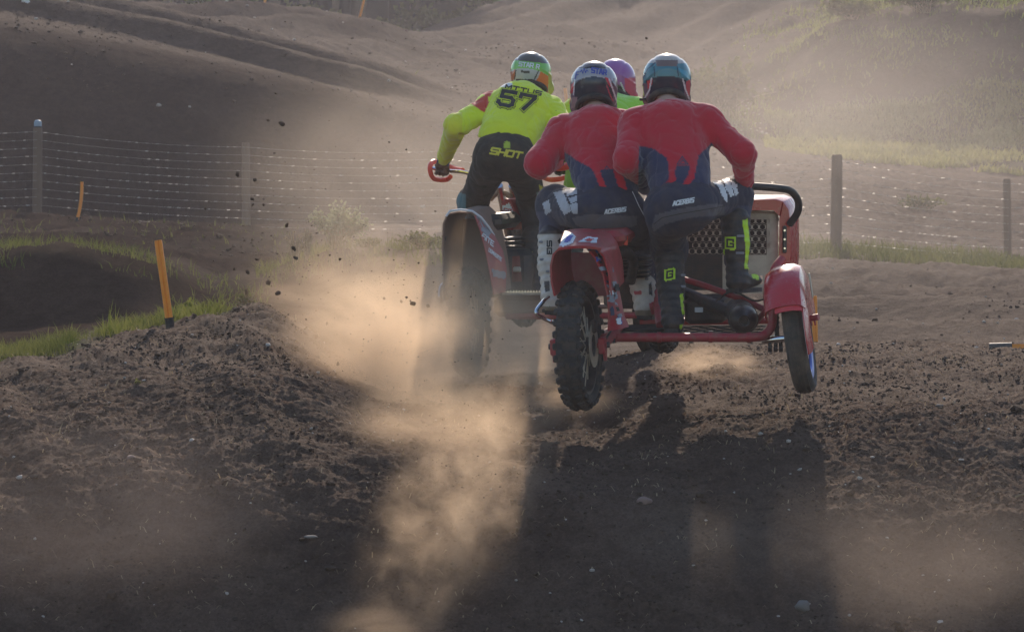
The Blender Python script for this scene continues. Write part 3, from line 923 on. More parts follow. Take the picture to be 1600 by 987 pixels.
# ---------------------------------------------------------------- passenger of the red outfit (right)
def build_passenger():
    sk = dict(head=P(1042, 130, 20.80), neck=P(1043, 170, 20.62), chest=P(1050, 212, 20.50), waist=P(1064, 296, 20.30), pelvis=P(1062, 322, 20.27),
              larm=[P(992, 196, 20.52), P(979, 250, 20.34), P(1010, 292, 20.72)], rarm=[P(1104, 190, 20.52), P(1160, 240, 20.44), P(1164, 286, 20.64)],
              lleg=[P(1042, 338, 20.30), P(1046, 388, 20.62), P(1050, 500, 20.34)], rleg=[P(1086, 318, 20.30), P(1148, 306, 20.66), P(1151, 440, 20.50)])
    jer = paint(RED_C, [
        ('poly', [(940, 222), (1001, 228), (1020, 232), (1041, 246), (1048, 262), (1046, 285), (1026, 306), (1020, 330), (940, 330)], NAVY_C),
        ('poly', [(1112, 222), (1104, 232), (1089, 244), (1084, 262), (1078, 282), (1060, 309), (1060, 330), (1135, 330), (1128, 260)], NAVY_C),
        ('fn', lambda v, q: (q[:, 1] > 259) & (q[:, 0] > 1056) & (q[:, 0] < 1078) & (q[:, 1] < 300), NAVY_C),
        ('poly', [(1050, 285), (1056, 262), (1080, 262), (1072, 288), (1060, 312), (1030, 312)], NAVY_C),
        ('line', [(1086, 246), (1080, 276), (1061, 307)], 5.0, RED_C), ('line', [(1049, 252), (1051, 282), (1030, 304)], 5.0, RED_C),
        ('fn', lambda v, q: (q[:, 0] < 1003) & (q[:, 1] < 300) & (q[:, 0] < 1003 - .02 * q[:, 1]), RED_C),
        ('poly', [(1120, 200), (1200, 200), (1200, 300), (1118, 300)], RED_C)])
    tro = paint((.020, .026, .055), [
        ('poly', [(1018, 352), (1024, 336), (1060, 326), (1120, 318), (1133, 322), (1133, 336), (1080, 340), (1040, 350), (1022, 362)], (.10, .105, .135)),
        ('fn', lambda v, q: (q[:, 1] > 322) & (q[:, 0] > 1132), (.045, .052, .095))])
    p, jo, j, to, t = make_person('rider in red and navy with a teal blue helmet, crouching and gripping the black rail', sk, dict(jersey=jer, trousers=tro, wr=.158, cr=.195, seed=4.1, hem=-.05, hip=(.175, .15, .12)))
    # prints
    st, tot = text_strokes('ACERBIS', 1.0, 1.0, .5, .3)
    for word, c, r, u in ((st, (1067.5, 315.5), (3.45, -.62), (0, -6.2)),):
        print_strokes('back_lettering', strokes_to_px(word, tot, 1, c, r, u), 1.9, t.bvh, PR_WHITE, to)
    print_strokes('logo', [[(1058, 257), (1066, 245), (1075, 257), (1058, 257)], [(1063, 255), (1067, 250), (1071, 255)]], 1.5, j.bvh, PR_NAVY, jo)
    for i, poly in enumerate(([(1114, 286), (1126, 283), (1135, 300), (1136, 318), (1127, 305), (1122, 292)], [(1129, 281), (1139, 279), (1142, 290), (1147, 306), (1140, 308), (1134, 292)], [(1141, 282), (1147, 284), (1154, 302), (1149, 306)], [(1132, 292), (1152, 288), (1152, 293), (1134, 298)])):
        print_poly('knee_graphic', poly, t.bvh, PR_WHITE, to)
    print_strokes('seam', [[(1022, 350), (1035, 340), (1062, 334), (1110, 326), (1132, 322)]], 1.2, t.bvh, PR_BLACK, to)
    # gloves
    g = P(1166, 294, 20.70); s = grip_hand(g, (1, .05, -.02), P(1165, 284, 20.62), 1); s.build('glove', GLOVE, p, .0045)
    g = P(1018, 296, 20.80); s = grip_hand(g, (.2, 1, 0), P(1009, 291, 20.72), -1); s.build('glove', GLOVE, p, .0045)
    # boots
    bk = lambda extra: paint((.016, .017, .020), extra)
    LM = (.55, .85, .02)
    b, bv = make_boot('boot', p, [P(1046, 402, 20.52), P(1048, 445, 20.44), P(1051, 488, 20.34)], [P(1051, 502, 20.32), P(1054, 500, 20.56)], [.078, .070, .054],
                      bk([('poly', [(1062, 460), (1068, 458), (1072, 490), (1066, 492)], LM), ('poly', [(1062, 508), (1067, 506), (1066, 520), (1061, 520)], LM)]), DARKM, PR_GREY, [(1066, 430, .03), (1066, 448, .03)])
    print_poly('badge', [(1038, 422), (1054, 418), (1055, 436), (1039, 440)], bv, PR_LIME, b, .004)
    st, tot = text_strokes('G', 1, 1, 0); print_strokes('badge_letter', strokes_to_px(st, tot, 1, (1046.5, 429), (8, -1.4), (.4, -10)), 2.6, bv, PR_BLACK, b, .007)
    b, bv = make_boot('boot', p, [P(1150, 346, 20.56), P(1151, 385, 20.52), P(1152, 428, 20.50)], [P(1152, 440, 20.48), P(1178, 438, 20.60)], [.078, .068, .054],
                      bk([('poly', [(1160, 345), (1168, 342), (1172, 380), (1168, 420), (1163, 420), (1165, 385)], LM), ('line', [(1131, 390), (1131, 440)], 1.2, LM), ('poly', [(1168, 418), (1186, 420), (1186, 438), (1176, 434)], LM)]), DARKM, PR_GREY, [(1157, 369, .042), (1156, 395, .045)])
    print_poly('badge', [(1133, 370), (1150, 371), (1149, 391), (1133, 389)], bv, PR_LIME, b, .004)
    st, tot = text_strokes('G', 1, 1, 0); print_strokes('badge_letter', strokes_to_px(st, tot, 1, (1141.5, 380.5), (9, .5), (0, -11)), 2.6, bv, PR_BLACK, b, .007)
    # helmet
    hc = paint((.055, .21, .26), [
        ('fn', lambda v, q: q[:, 1] < 99, (.50, .42, .36)),
        ('poly', [(1024, 94), (1060, 94), (1058, 104), (1026, 104)], (.20, .13, .12)),
        ('fn', lambda v, q: (q[:, 1] > 119 + ((q[:, 0] - 1041) / 36)**2 * 9) & (np.abs(q[:, 0] - 1041) < 32), (.022, .03, .055)),
        ('fn', lambda v, q: (q[:, 1] > 130) & (np.abs(q[:, 0] - 1042) > 27), (.16, .10, .14)),
        ('poly', [(1011, 127), (1020, 124), (1018, 134), (1012, 140)], (.60, .05, .06)), ('poly', [(1072, 128), (1079, 124), (1078, 150), (1073, 148)], (.52, .05, .08)),
        ('line', [(1018, 122), (1015, 140), (1006, 156)], 1.1, (.7, .72, .75)), ('line', [(1067, 124), (1071, 140), (1077, 155)], 1.1, (.7, .72, .75)),
        ('line', [(1006, 120), (1012, 108), (1024, 98)], 1.0, (.02, .06, .10)), ('line', [(1022, 104), (1023, 119)], .8, (.02, .06, .10)), ('line', [(1058, 104), (1060, 119)], .8, (.02, .06, .10)),
        ('poly', [(1060, 106), (1074, 112), (1080, 124), (1066, 120)], (.05, .30, .42))])
    h, hb = make_helmet(p, P(1042, 128, 20.80), (0.02, 1, -.12), (0, .12, 1), 1.0, hc, PR_TEAL)
    MB().cyl(P(1009, 155.5, 20.78), P(1000, 155.5, 20.80), .008, 8).build('camera_mount', DARKM, h)
build_passenger()

# ---------------------------------------------------------------- driver of the red outfit (left of the pair)
def build_driver():
    sk = dict(head=P(928, 140, 21.12), neck=P(932, 178, 20.98), chest=P(937, 222, 20.80), waist=P(950, 296, 20.56), pelvis=P(952, 326, 20.54),
              larm=[P(880, 206, 20.86), P(842, 256, 20.72), P(868, 252, 21.12)], rarm=[P(984, 200, 20.86), P(1022, 252, 20.92), P(1062, 257, 21.04)],
              lleg=[P(915, 328, 20.60), P(868, 320, 21.00), P(862, 470, 20.74)], rleg=[P(986, 345, 20.58), P(1000, 372, 20.98), P(1007, 478, 20.76)])
    jer = paint(RED_C, [
        ('poly', [(870, 236), (887, 240), (900, 250), (924, 263), (934, 280), (940, 303), (940, 330), (860, 330)], NAVY_C),
        ('poly', [(938, 266), (958, 264), (968, 300), (968, 330), (944, 330), (944, 300)], NAVY_C),
        ('poly', [(968, 244), (978, 250), (1015, 262), (1015, 330), (974, 330), (974, 296), (968, 270)], NAVY_C),
        ('line', [(930, 262), (948, 306)], 4.6, RED_C), ('line', [(962, 254), (977, 302)], 4.6, RED_C)
        , ('fn', lambda v, q: (q[:, 0] < 882 - (q[:, 1] > 262) * 6) & (q[:, 1] < 285), RED_C)])
    tro = paint((.020, .026, .055), [
        ('poly', [(893, 340), (925, 334), (960, 336), (995, 338), (995, 352), (960, 360), (925, 362), (900, 352)], (.10, .10, .125)),
        ('fn', lambda v, q: (q[:, 1] > 330) & (q[:, 0] < 885), (.050, .055, .10))])
    p, jo, j, to, t = make_person('rider in red and navy with a white banded helmet, seated behind the red fender', sk, dict(jersey=jer, trousers=tro, wr=.162, cr=.205, ar=(.084, .073, .048), seed=8.3, hem=-.045, hip=(.185, .15, .12), tr=(.115, .092, .072)))
    st, tot = text_strokes('ACERBIS', 1.0, 1.0, .5, .3)
    print_strokes('back_lettering', strokes_to_px(st, tot, 1, (961, 329), (3.45, -.45), (0, -5.8)), 1.8, t.bvh, PR_WHITE, to)
    print_strokes('logo', [[(940, 273), (948, 260), (958, 272), (940, 273)], [(945, 270), (949, 265), (953, 270)]], 1.4, j.bvh, PR_NAVY, jo)
    for poly in ([(865, 301), (880, 299), (884, 308), (893, 330), (882, 336), (876, 326)], [(884, 300), (902, 297), (902, 303), (887, 307)], [(888, 310), (902, 306), (902, 314), (892, 318)], [(890, 320), (902, 316), (903, 334), (895, 334)], [(866, 301), (886, 297), (902, 293), (902, 296), (884, 302)], [(848, 318), (858, 312), (862, 330), (853, 336)]):
        print_poly('thigh_graphic', poly, t.bvh, flat('pale_grey_print', (.46, .48, .55)), to)
    print_strokes('side_stripe', [[(988, 300), (998, 322), (1010, 344)], [(1010, 344), (1018, 366), (1023, 398)]], 1.3, t.bvh, PR_WHITE, to)
    s = grip_hand(P(869, 249, 21.22), (1, -.22, 0), P(866, 252, 21.12), -1); s.build('glove', GLOVE, p, .0045)
    s = grip_hand(P(1074, 257, 21.05), (1, -.22, 0), P(1062, 257, 20.96), 1); s.build('glove', GLOVE, p, .0045)
    W = (.62, .56, .50)
    bl = lambda items: paint(W, items)
    b, bv = make_boot('boot', p, [P(862, 372, 20.88), P(862, 415, 20.82), P(863, 462, 20.74)], [P(864, 474, 20.72), P(868, 474, 20.98)], [.076, .072, .056],
                      bl([('fn', lambda v, q: q[:, 1] < 366, (.02, .02, .03)), ('poly', [(878, 362), (890, 360), (888, 378), (880, 380)], (.45, .10, .12)), ('poly', [(850, 440), (858, 438), (859, 454), (852, 456)], (.03, .03, .03)), ('poly', [(864, 453), (873, 453), (873, 459), (864, 459)], (.5, .03, .05)), ('fn', lambda v, q: q[:, 1] > 478, (.2, .17, .12))]), DARKM, PR_GREY, [(846, 378, .024), (847, 406, .024), (856, 424, .02)])
    st, tot = text_strokes('SG', 1, 1, .35); print_strokes('boot_lettering', strokes_to_px(st, tot, 1, (858.5, 386.5), (0, 8.5), (6.5, 0)), 2.0, bv, PR_BLACK, b)
    print_poly('boot_flash', [(871, 376), (875, 372), (874, 384)], bv, PR_BLACK, b); print_poly('boot_flash', [(859, 432), (863, 426), (864, 438)], bv, PR_BLACK, b)
    b, bv = make_boot('boot', p, [P(1003, 425, 20.86), P(1004, 448, 20.80), P(1007, 470, 20.76)], [P(1008, 482, 20.74), P(1014, 480, 20.98)], [.070, .064, .054],
                      bl([('poly', [(1013, 445), (1018, 440), (1020, 462), (1014, 460)], (.03, .03, .03)), ('poly', [(990, 455), (1002, 454), (1002, 460), (991, 460)], (.5, .03, .05)), ('fn', lambda v, q: q[:, 1] > 484, (.25, .2, .15)), ('poly', [(1014, 475), (1022, 470), (1024, 490), (1018, 492)], (.5, .05, .06))]), DARKM, PR_GREY, [(1010, 436, .02)])
    hcx = 928
    hc = paint((.07, .065, .11), [
        ('fn', lambda v, q: q[:, 1] < 107, (.09, .07, .075)),
        ('fn', lambda v, q: (q[:, 1] > 107) & (q[:, 1] < 121 + ((q[:, 0] - hcx) / 34)**2 * 8), (.40, .39, .43)),
        ('fn', lambda v, q: (q[:, 1] > 120 + ((q[:, 0] - hcx) / 34)**2 * 12) & (np.abs(q[:, 0] - hcx) < 32), (.022, .032, .055)),
        ('fn', lambda v, q: (q[:, 1] > 122) & (np.abs(q[:, 0] - hcx) > 30), (.16, .11, .17)),
        ('poly', [(892, 133), (897, 128), (897, 144), (891, 147)], (.60, .04, .07)), ('poly', [(945, 121), (954, 123), (957, 136), (952, 135)], (.62, .04, .07)),
        ('line', [(952, 124), (957, 138), (963, 156)], 1.2, (.75, .75, .78)), ('line', [(948, 134), (954, 150), (958, 158)], 1.0, (.5, .06, .10)), ('line', [(898, 124), (896, 148)], .9, (.75, .75, .78)), ('line', [(912, 107), (930, 104), (946, 107)], 1.2, (.02, .02, .03)),
        ('poly', [(893, 152), (902, 152), (900, 168), (892, 170)], (.33, .24, .27))])
    h, hb = make_helmet(p, P(928, 139, 21.10), (-.02, 1, -.18), (0, .18, 1), .99, hc, PR_NAVY)
    st, tot = text_strokes('STAR', 1, 1, .4)
    print_strokes('helmet_lettering', strokes_to_px(st, tot, 1, (936, 112), (4.3, .7), (.6, -7)), 2.0, hb, PR_BLUE, h)
    print_strokes('helmet_lettering', [[(907, 113), (909, 110), (911, 115), (913, 108), (915, 114), (917, 110), (919, 112)], [(899, 124), (901, 113), (905, 113)], [(900, 118), (904, 117)]], 1.3, hb, PR_BLUE, h)
build_driver()

# ---------------------------------------------------------------- rider 57 of the farther outfit
YEL_C = (.76, .86, .030)
def build_57():
    sk = dict(head=P(831, 118, 24.50), neck=P(826, 146, 24.36), chest=P(812, 176, 24.20), waist=P(790, 218, 24.02), pelvis=P(788, 240, 23.98),
              larm=[P(766, 166, 24.26), P(713, 197, 24.10), P(693, 250, 24.46)], rarm=[P(860, 172, 24.26), P(892, 216, 24.06), P(882, 258, 24.44)],
              lleg=[P(767, 256, 24.04), P(739, 316, 24.42), P(737, 450, 24.18)], rleg=[P(812, 258, 24.04), P(832, 312, 24.42), P(838, 450, 24.18)])
    jer = paint(YEL_C, [
        ('poly', [(736, 162), (761, 147), (764, 160), (757, 176), (744, 168)], (.62, .06, .04)), ('poly', [(752, 147), (774, 137), (765, 152), (758, 149)], (.62, .06, .04)),
        ('poly', [(680, 175), (722, 175), (722, 260), (680, 260)], (.74, .74, .04)),
        ('poly', [(784, 126), (800, 130), (800, 137), (780, 136)], (.7, .72, .74))])
    tro = paint((.030, .026, .022), [
        ('poly', [(700, 322), (716, 300), (728, 304), (728, 345), (700, 345)], (.10, .20, .23)), ('poly', [(838, 300), (850, 304), (850, 330), (842, 330)], (.12, .22, .22)),
        ('poly', [(842, 288), (848, 292), (848, 306), (844, 302)], (.6, .55, .05)), ('poly', [(788, 221), (797, 221), (797, 231), (788, 231)], (.45, .58, .06))])
    p, jo, j, to, t = make_person('rider standing in a bright yellow shirt numbered 57 with black trousers', sk, dict(jersey=jer, trousers=tro, wr=.172, cr=.20, ar=(.078, .070, .045), seed=1.7, hem=-.02, hemtilt=.22, hip=(.185, .15, .14)))
    # number 57: dark outline, yellow gap, dark digit
    st, tot = text_strokes('57', 1.0, 1.0, .42, .28)
    px = strokes_to_px(st, tot, 1, (804, 157), (21.0, 4.0), (1.0, -22))
    print_strokes('number_outline', px, 10.0, j.bvh, PR_BLACK, jo, .002); print_strokes('number_gap', px, 8.3, j.bvh, flat('yellow_gap', YEL_C), jo, .005); print_strokes('number', px, 6.0, j.bvh, PR_BLACK, jo, .008)
    st, tot = text_strokes('MTTUS', 1, 1, .35, .2)
    print_strokes('name_lettering', strokes_to_px(st, tot, 1, (817, 141), (8.6, 1.7), (0, -6)), 2.0, j.bvh, PR_BLACK, jo)
    st, tot = text_strokes('SHOT', 1, 1, .30, .35)
    print_strokes('back_lettering', strokes_to_px(st, tot, 1, (789.5, 239), (9.6, 1.5), (0, -9)), 2.9, t.bvh, PR_YEL, to)
    s = grip_hand(P(690, 265, 24.55), (1, -.2, -.05), P(693, 252, 24.46), -1, 1.05); s.build('glove', mat_basic('tan_glove', (.16, .075, .05), rough=.8, dirt=.3), p, .0048)
    s = grip_hand(P(878, 264, 24.55), (1, -.2, -.05), P(881, 257, 24.46), 1, 1.05); s.build('glove', GLOVE, p, .0048)
    MB().tube([P(684, 247, 24.44), P(703, 252, 24.44)], .032, 12).build('wristband', mat_basic('blue_band', (.10, .13, .25)), p)
    bl = paint((.035, .032, .028), [('poly', [(818, 396), (832, 392), (830, 402), (820, 404)], (.6, .58, .06)), ('poly', [(822, 412), (834, 408), (832, 420), (824, 420)], (.6, .58, .06))])
    b, bv = make_boot('boot', p, [P(737, 372, 24.30), P(737, 410, 24.24), P(737, 444, 24.18)], [P(737, 452, 24.16), P(739, 450, 24.40)], [.078, .070, .054], bl, DARKM, PR_YEL, [(730, 400, .03), (745, 412, .03)])
    b, bv = make_boot('boot', p, [P(834, 370, 24.30), P(836, 410, 24.24), P(838, 444, 24.18)], [P(838, 452, 24.16), P(841, 450, 24.40)], [.078, .070, .054], bl, DARKM, PR_YEL, [(824, 399, .03), (828, 414, .03)])
    hc = paint((.45, .46, .48), [
        ('fn', lambda v, q: q[:, 1] < 97 + .10 * (q[:, 0] - 830), (.10, .09, .075)),
        ('fn', lambda v, q: (q[:, 1] >= 97 + .10 * (q[:, 0] - 830)) & (q[:, 1] < 108 + .18 * (q[:, 0] - 830) + .010 * (q[:, 0] - 830)**2 * .8), (.22, .55, .10)),
        ('poly', [(790, 118), (806, 108), (806, 120), (796, 135), (790, 135)], (.45, .16, .10)), ('poly', [(845, 112), (858, 120), (856, 142), (838, 126)], (.78, .20, .04)), ('poly', [(834, 124), (856, 136), (856, 146), (840, 140)], (.60, .06, .05)),
        ('poly', [(814, 110), (828, 111), (828, 115), (814, 114)], (.06, .06, .06)), ('line', [(842, 110), (834, 126)], .9, (.05, .05, .05)), ('line', [(806, 110), (804, 124)], .8, (.05, .05, .05)),
        ('fn', lambda v, q: (q[:, 0] > 857) & (q[:, 1] > 112), (.55, .50, .10)),
        ('fn', lambda v, q: (q[:, 1] > 124) & (q[:, 0] > 806) & (q[:, 0] < 834), (.05, .045, .045))])
    h, hb = make_helmet(p, P(830, 118, 24.50), (.16, 1, -.10), (-.10, .08, 1), .98, hc, PR_WHITE)
    st, tot = text_strokes('STAR', 1, 1, .3, .1); print_strokes('helmet_lettering', strokes_to_px(st, tot, 1, (822, 101.5), (4.4, .5), (.3, -6)), 1.6, hb, PR_WHITE, h)
    st, tot = text_strokes('R', 1, 1, .3, .1); print_strokes('helmet_lettering', strokes_to_px(st, tot, 1, (840, 104.5), (4.4, 1.2), (.5, -6)), 1.6, hb, PR_WHITE, h)
build_57()

# ---------------------------------------------------------------- passenger of the farther outfit, mostly hidden
def build_hidden_passenger():
    sk = dict(head=P(962, 128, 24.92), neck=P(955, 158, 24.78), chest=P(948, 196, 24.62), waist=P(936, 248, 24.42), pelvis=P(934, 268, 24.40),
              larm=[P(900, 174, 24.66), P(861, 212, 24.52), P(846, 246, 24.70)], rarm=[P(994, 174, 24.66), P(1010, 225, 24.5), P(1005, 270, 24.8)],
              lleg=[P(912, 282, 24.42), P(890, 326, 24.72), P(893, 450, 24.50)], rleg=[P(955, 282, 24.42), P(975, 330, 24.72), P(972, 450, 24.50)])
    LIM = (.36, .70, .06)
    jer = paint(LIM, [('poly', [(878, 150), (896, 148), (896, 160), (884, 166)], (.62, .06, .04)), ('fn', lambda v, q: q[:, 0] < 890, (.60, .74, .05))])
    tro = paint((.33, .62, .06), [('poly', [(860, 300), (896, 300), (892, 330), (860, 330)], (.05, .05, .04))])
    p, jo, j, to, t = make_person('rider in lime green and a purple pink helmet, mostly hidden behind the red riders', sk, dict(jersey=jer, trousers=tro, seed=6.6, wr=.165, cr=.20))
    for g, w, s_ in ((P(845, 254, 24.76), P(846, 246, 24.70), -1), (P(1005, 276, 24.86), P(1005, 269, 24.80), 1)):
        grip_hand(g, (1, .1, 0), w, s_).build('glove', GLOVE, p, .006)
    bl = paint((.03, .03, .03), [])
    for x in (893, 972):
        make_boot('boot', p, [P(x, 372, 24.62), P(x, 410, 24.56), P(x, 444, 24.50)], [P(x, 452, 24.48), P(x + 3, 450, 24.72)], [.078, .070, .054], bl, DARKM, PR_YEL)
    hc = paint((.35, .12, .36), [('fn', lambda v, q: (q[:, 0] > 976) & (q[:, 1] > 122), (.62, .08, .16)), ('fn', lambda v, q: (q[:, 1] > 122 + .9 * (q[:, 0] - 955)) & (q[:, 0] < 984), (.06, .06, .06)), ('line', [(970, 130), (980, 152)], 1.2, (.6, .6, .6))])
    make_helmet(p, P(962, 128, 24.92), (.25, 1, -.05), (0, .05, 1), .98, hc, PR_RED)
build_hidden_passenger()
# ================================================================== sidecar outfits
RED = mat_basic('red_plastic', (.38, .018, .028), rough=.4, dirt=.55, scale=13, coat=.1)
REDT = mat_basic('red_frame_paint', (.36, .022, .035), rough=.45, dirt=.55, scale=26)
REDG = mat_basic('glossy_red_paint', (.50, .02, .03), rough=.25, dirt=.22, scale=12, coat=.3)
TYRE = mat_basic('tyre_rubber', (.028, .028, .030), rough=.85, dirt=.55, scale=16, bump=.3, bscale=160)
TYRED = mat_basic('dusty_road_tyre', (.060, .056, .052), rough=.9, dirt=.7, scale=10, bump=.2, bscale=220)
METAL = mat_basic('dusty_aluminium', (.50, .45, .37), rough=.5, metal=.45, dirt=.5, scale=11)
DECKM = mat_basic('grip_deck', (.03, .03, .032), rough=.95, dirt=.35, scale=12, spec=.1)
CHROME = mat_basic('chrome', (.72, .72, .74), rough=.15, metal=1.0, dirt=.2, scale=20)
DKMETAL = mat_basic('dark_metal', (.06, .06, .065), rough=.5, metal=.6, dirt=.45, scale=18)
BLKPAINT = mat_basic('black_paint', (.015, .015, .017), rough=.4, dirt=.3, scale=20)
DISCM = mat_basic('pink_white_disc', (.60, .42, .46), rough=.4, dirt=.3, scale=8)
BLUEM = mat_basic('blue_anodised_rim', (.10, .16, .50), rough=.3, metal=.5, dirt=.25, scale=14)
REFL = mat_basic('red_reflector', (.70, .02, .03), rough=.12, dirt=.1, scale=60, bump=.5, bscale=240, coat=1.0)
TANM = mat_basic('dust_caked_panel', (.20, .115, .085), rough=.8, dirt=.8, scale=9)
ORNG = mat_basic('orange_red_plastic', (.80, .07, .03), rough=.4, dirt=.15)

def frame_of(deg, pitch=0.0, lean=0.0):
    a = math.radians(deg)
    f = Vector((math.sin(a), math.cos(a), pitch)).normalized()
    r = Vector((math.cos(a), -math.sin(a), lean)).normalized()
    u = r.cross(f).normalized()
    return r, f, u

def lathe_mesh(c, ax, prof, n=56, ref=None): return MB().lathe(c, ax, prof, n, ref)

def make_wheel(name, parent, c, r, f, u, R, w, knobs=None, rim_mat=None, spokes=32, tmat=None, rimR=None):
    c = Vector(c); tmat = tmat or TYRE
    rimR = rimR or R - .085
    prof = []
    for i in range(17):                                   # tyre section
        a = math.radians(-155 + 310 * i / 16)
        prof.append((R - (R - rimR) * .5 + (R - rimR) * .5 * math.cos(a), w / 2 * math.sin(a) * 1.0))
    prof.append(prof[0])
    t = MB().lathe(c, r, prof, 64, u)
    if knobs is None:                                     # ribbed tyre: shallow grooves all round
        for o in (-.028, -.010, .010, .028):
            rr = R - (R - rimR) * .5 + (R - rimR) * .5 * math.sqrt(max(0, 1 - (o / (w / 2))**2))
            t.lathe(c, r, [(rr - .002, o - .006), (rr + .004, o - .005), (rr + .004, o + .005), (rr - .002, o + .006)], 64, u)
    tyre = t.build(name, tmat, parent)
    o0 = wloc(tyre)
    if knobs:
        shared = {}
        N = knobs
        for i in range(N):
            for j, pa in enumerate((-68, -26, 26, 68)):
                a = 2 * math.pi * (i + (.5 if j in (1, 2) else 0)) / N
                d = u * math.cos(a) + f * math.sin(a)
                tg = -u * math.sin(a) + f * math.cos(a)
                b = math.radians(pa)
                hr = (R - rimR) * .5
                pos = c + d * (R - hr + hr * math.cos(b)) + r * (w / 2 * math.sin(b))
                nz = (d * math.cos(b) / hr + r * math.sin(b) / (w / 2)).normalized()
                ny = tg; nx = ny.cross(nz).normalized()
                key = 'c' if j in (1, 2) else 's'
                if key not in shared:
                    shared[key] = MB().box((0, 0, .002), .036 if key == 'c' else .026, .030 if key == 'c' else .036, .026, None, .006).mesh('tread_block')
                    shared[key].materials.append(tmat)
                ob = bpy.data.objects.new('tread_block', shared[key]); COL.objects.link(ob)
                ob.parent = tyre
                M = Matrix((nx, ny, nz)).transposed().to_4x4(); M.translation = pos - o0
                ob.matrix_local = M
    rm = MB().lathe(c, r, [(rimR + .012, -w * .36), (rimR - .004, -w * .36), (rimR - .012, -w * .16), (rimR - .014, w * .16), (rimR - .004, w * .36), (rimR + .012, w * .36), (rimR + .006, 0), (rimR + .012, -w * .36)], 56, u)
    rm.build('rim', rim_mat or CHROME, tyre)
    MB().lathe(c, r, [(.0, -w * .55), (.020, -w * .55), (.022, -w * .4), (.045, -w * .38), (.045, -w * .30), (.026, -w * .2), (.026, w * .2), (.045, w * .30), (.045, w * .38), (.022, w * .4), (.020, w * .55), (.0, w * .55)], 24, u).build('hub', DKMETAL, tyre)
    if spokes:
        sp = MB().tube([(0, 0, 0), (0, 0, 1)], .0032, 6).mesh('spoke'); sp.materials.append(METAL)
        for i in range(spokes):
            a = 2 * math.pi * i / spokes; sgn = 1 if i % 2 else -1
            d0 = u * math.cos(a + (.5 if i % 4 < 2 else -.5)) + f * math.sin(a + (.5 if i % 4 < 2 else -.5))
            d1 = u * math.cos(a) + f * math.sin(a)
            p0 = c + d0 * .044 + r * (sgn * w * .33); p1 = c + d1 * (rimR - .008) + r * (sgn * w * .06)
            ob = bpy.data.objects.new('spoke', sp); COL.objects.link(ob); ob.parent = tyre
            z = p1 - p0; q = z.to_track_quat('Z', 'Y').to_matrix() @ Matrix.Diagonal((1, 1, z.length))
            M = q.to_4x4(); M.translation = p0 - o0; ob.matrix_local = M
    return tyre

def extrude(mb, pts, vec, inset=0.0):
    """prism of an outline with a chamfered near edge"""
    pts = [Vector(p) for p in pts]; n = len(pts); cen = sum(pts, Vector()) / n; vec = Vector(vec)
    if inset > 0:
        near = [p + (cen - p).normalized() * inset for p in pts]
        L = [near, [p + vec.normalized() * inset for p in pts], [p + vec for p in pts]]
    else: L = [pts, [p + vec for p in pts]]
    vs = [v for l in L for v in l]; fs = [tuple(range(n)), tuple(reversed(range((len(L) - 1) * n, len(L) * n)))]
    for k in range(len(L) - 1):
        fs += [(k * n + (i + 1) % n, k * n + i, (k + 1) * n + i, (k + 1) * n + (i + 1) % n) for i in range(n)]
    return mb.add(vs, fs)

def perforated(mb, o, eu, ev, nu, nv, pitch, rad, thick, seg=12, stretch=1.0, skip=None):
    """plate of nu x nv cells (alternate rows shifted) each with a real hole"""
    o, eu, ev = Vector(o), Vector(eu).normalized(), Vector(ev).normalized()
    nn = eu.cross(ev).normalized() * thick
    hx, hy = pitch / 2, pitch * .433 * stretch
    for j in range(nv):
        for i in range(nu):
            cx = (i + .5 + (.5 if j % 2 else 0)) * pitch; cy = (j * 2 + 1) * hy
            if skip and skip(i, j): continue
            inn, out = [], []
            for k in range(seg):
                a = 2 * math.pi * (k + .5) / seg
                c_, s_ = math.cos(a), math.sin(a)
                inn.append((cx + rad * c_, cy + rad * s_ * stretch))
                m = max(abs(c_) / 1.0, abs(s_) / 1.0)
                out.append((cx + hx * c_ / m, cy + hy * s_ / m))
            ring = []
            for q in (out, inn):
                ring.append([o + eu * x + ev * y for x, y in q])
            vs = ring[0] + ring[1] + [v - nn for v in ring[1]] + [v - nn for v in ring[0]]
            fs = []
            for k in range(seg):
                k2 = (k + 1) % seg
                for lv in range(3):
                    fs.append((lv * seg + k, lv * seg + k2, (lv + 1) * seg + k2, (lv + 1) * seg + k))
            mb.add(vs, fs)
    return mb

def bvh_mb(mb): return BVHTree.FromPolygons([tuple(v) for v in mb.v], [tuple(f) for f in mb.f])

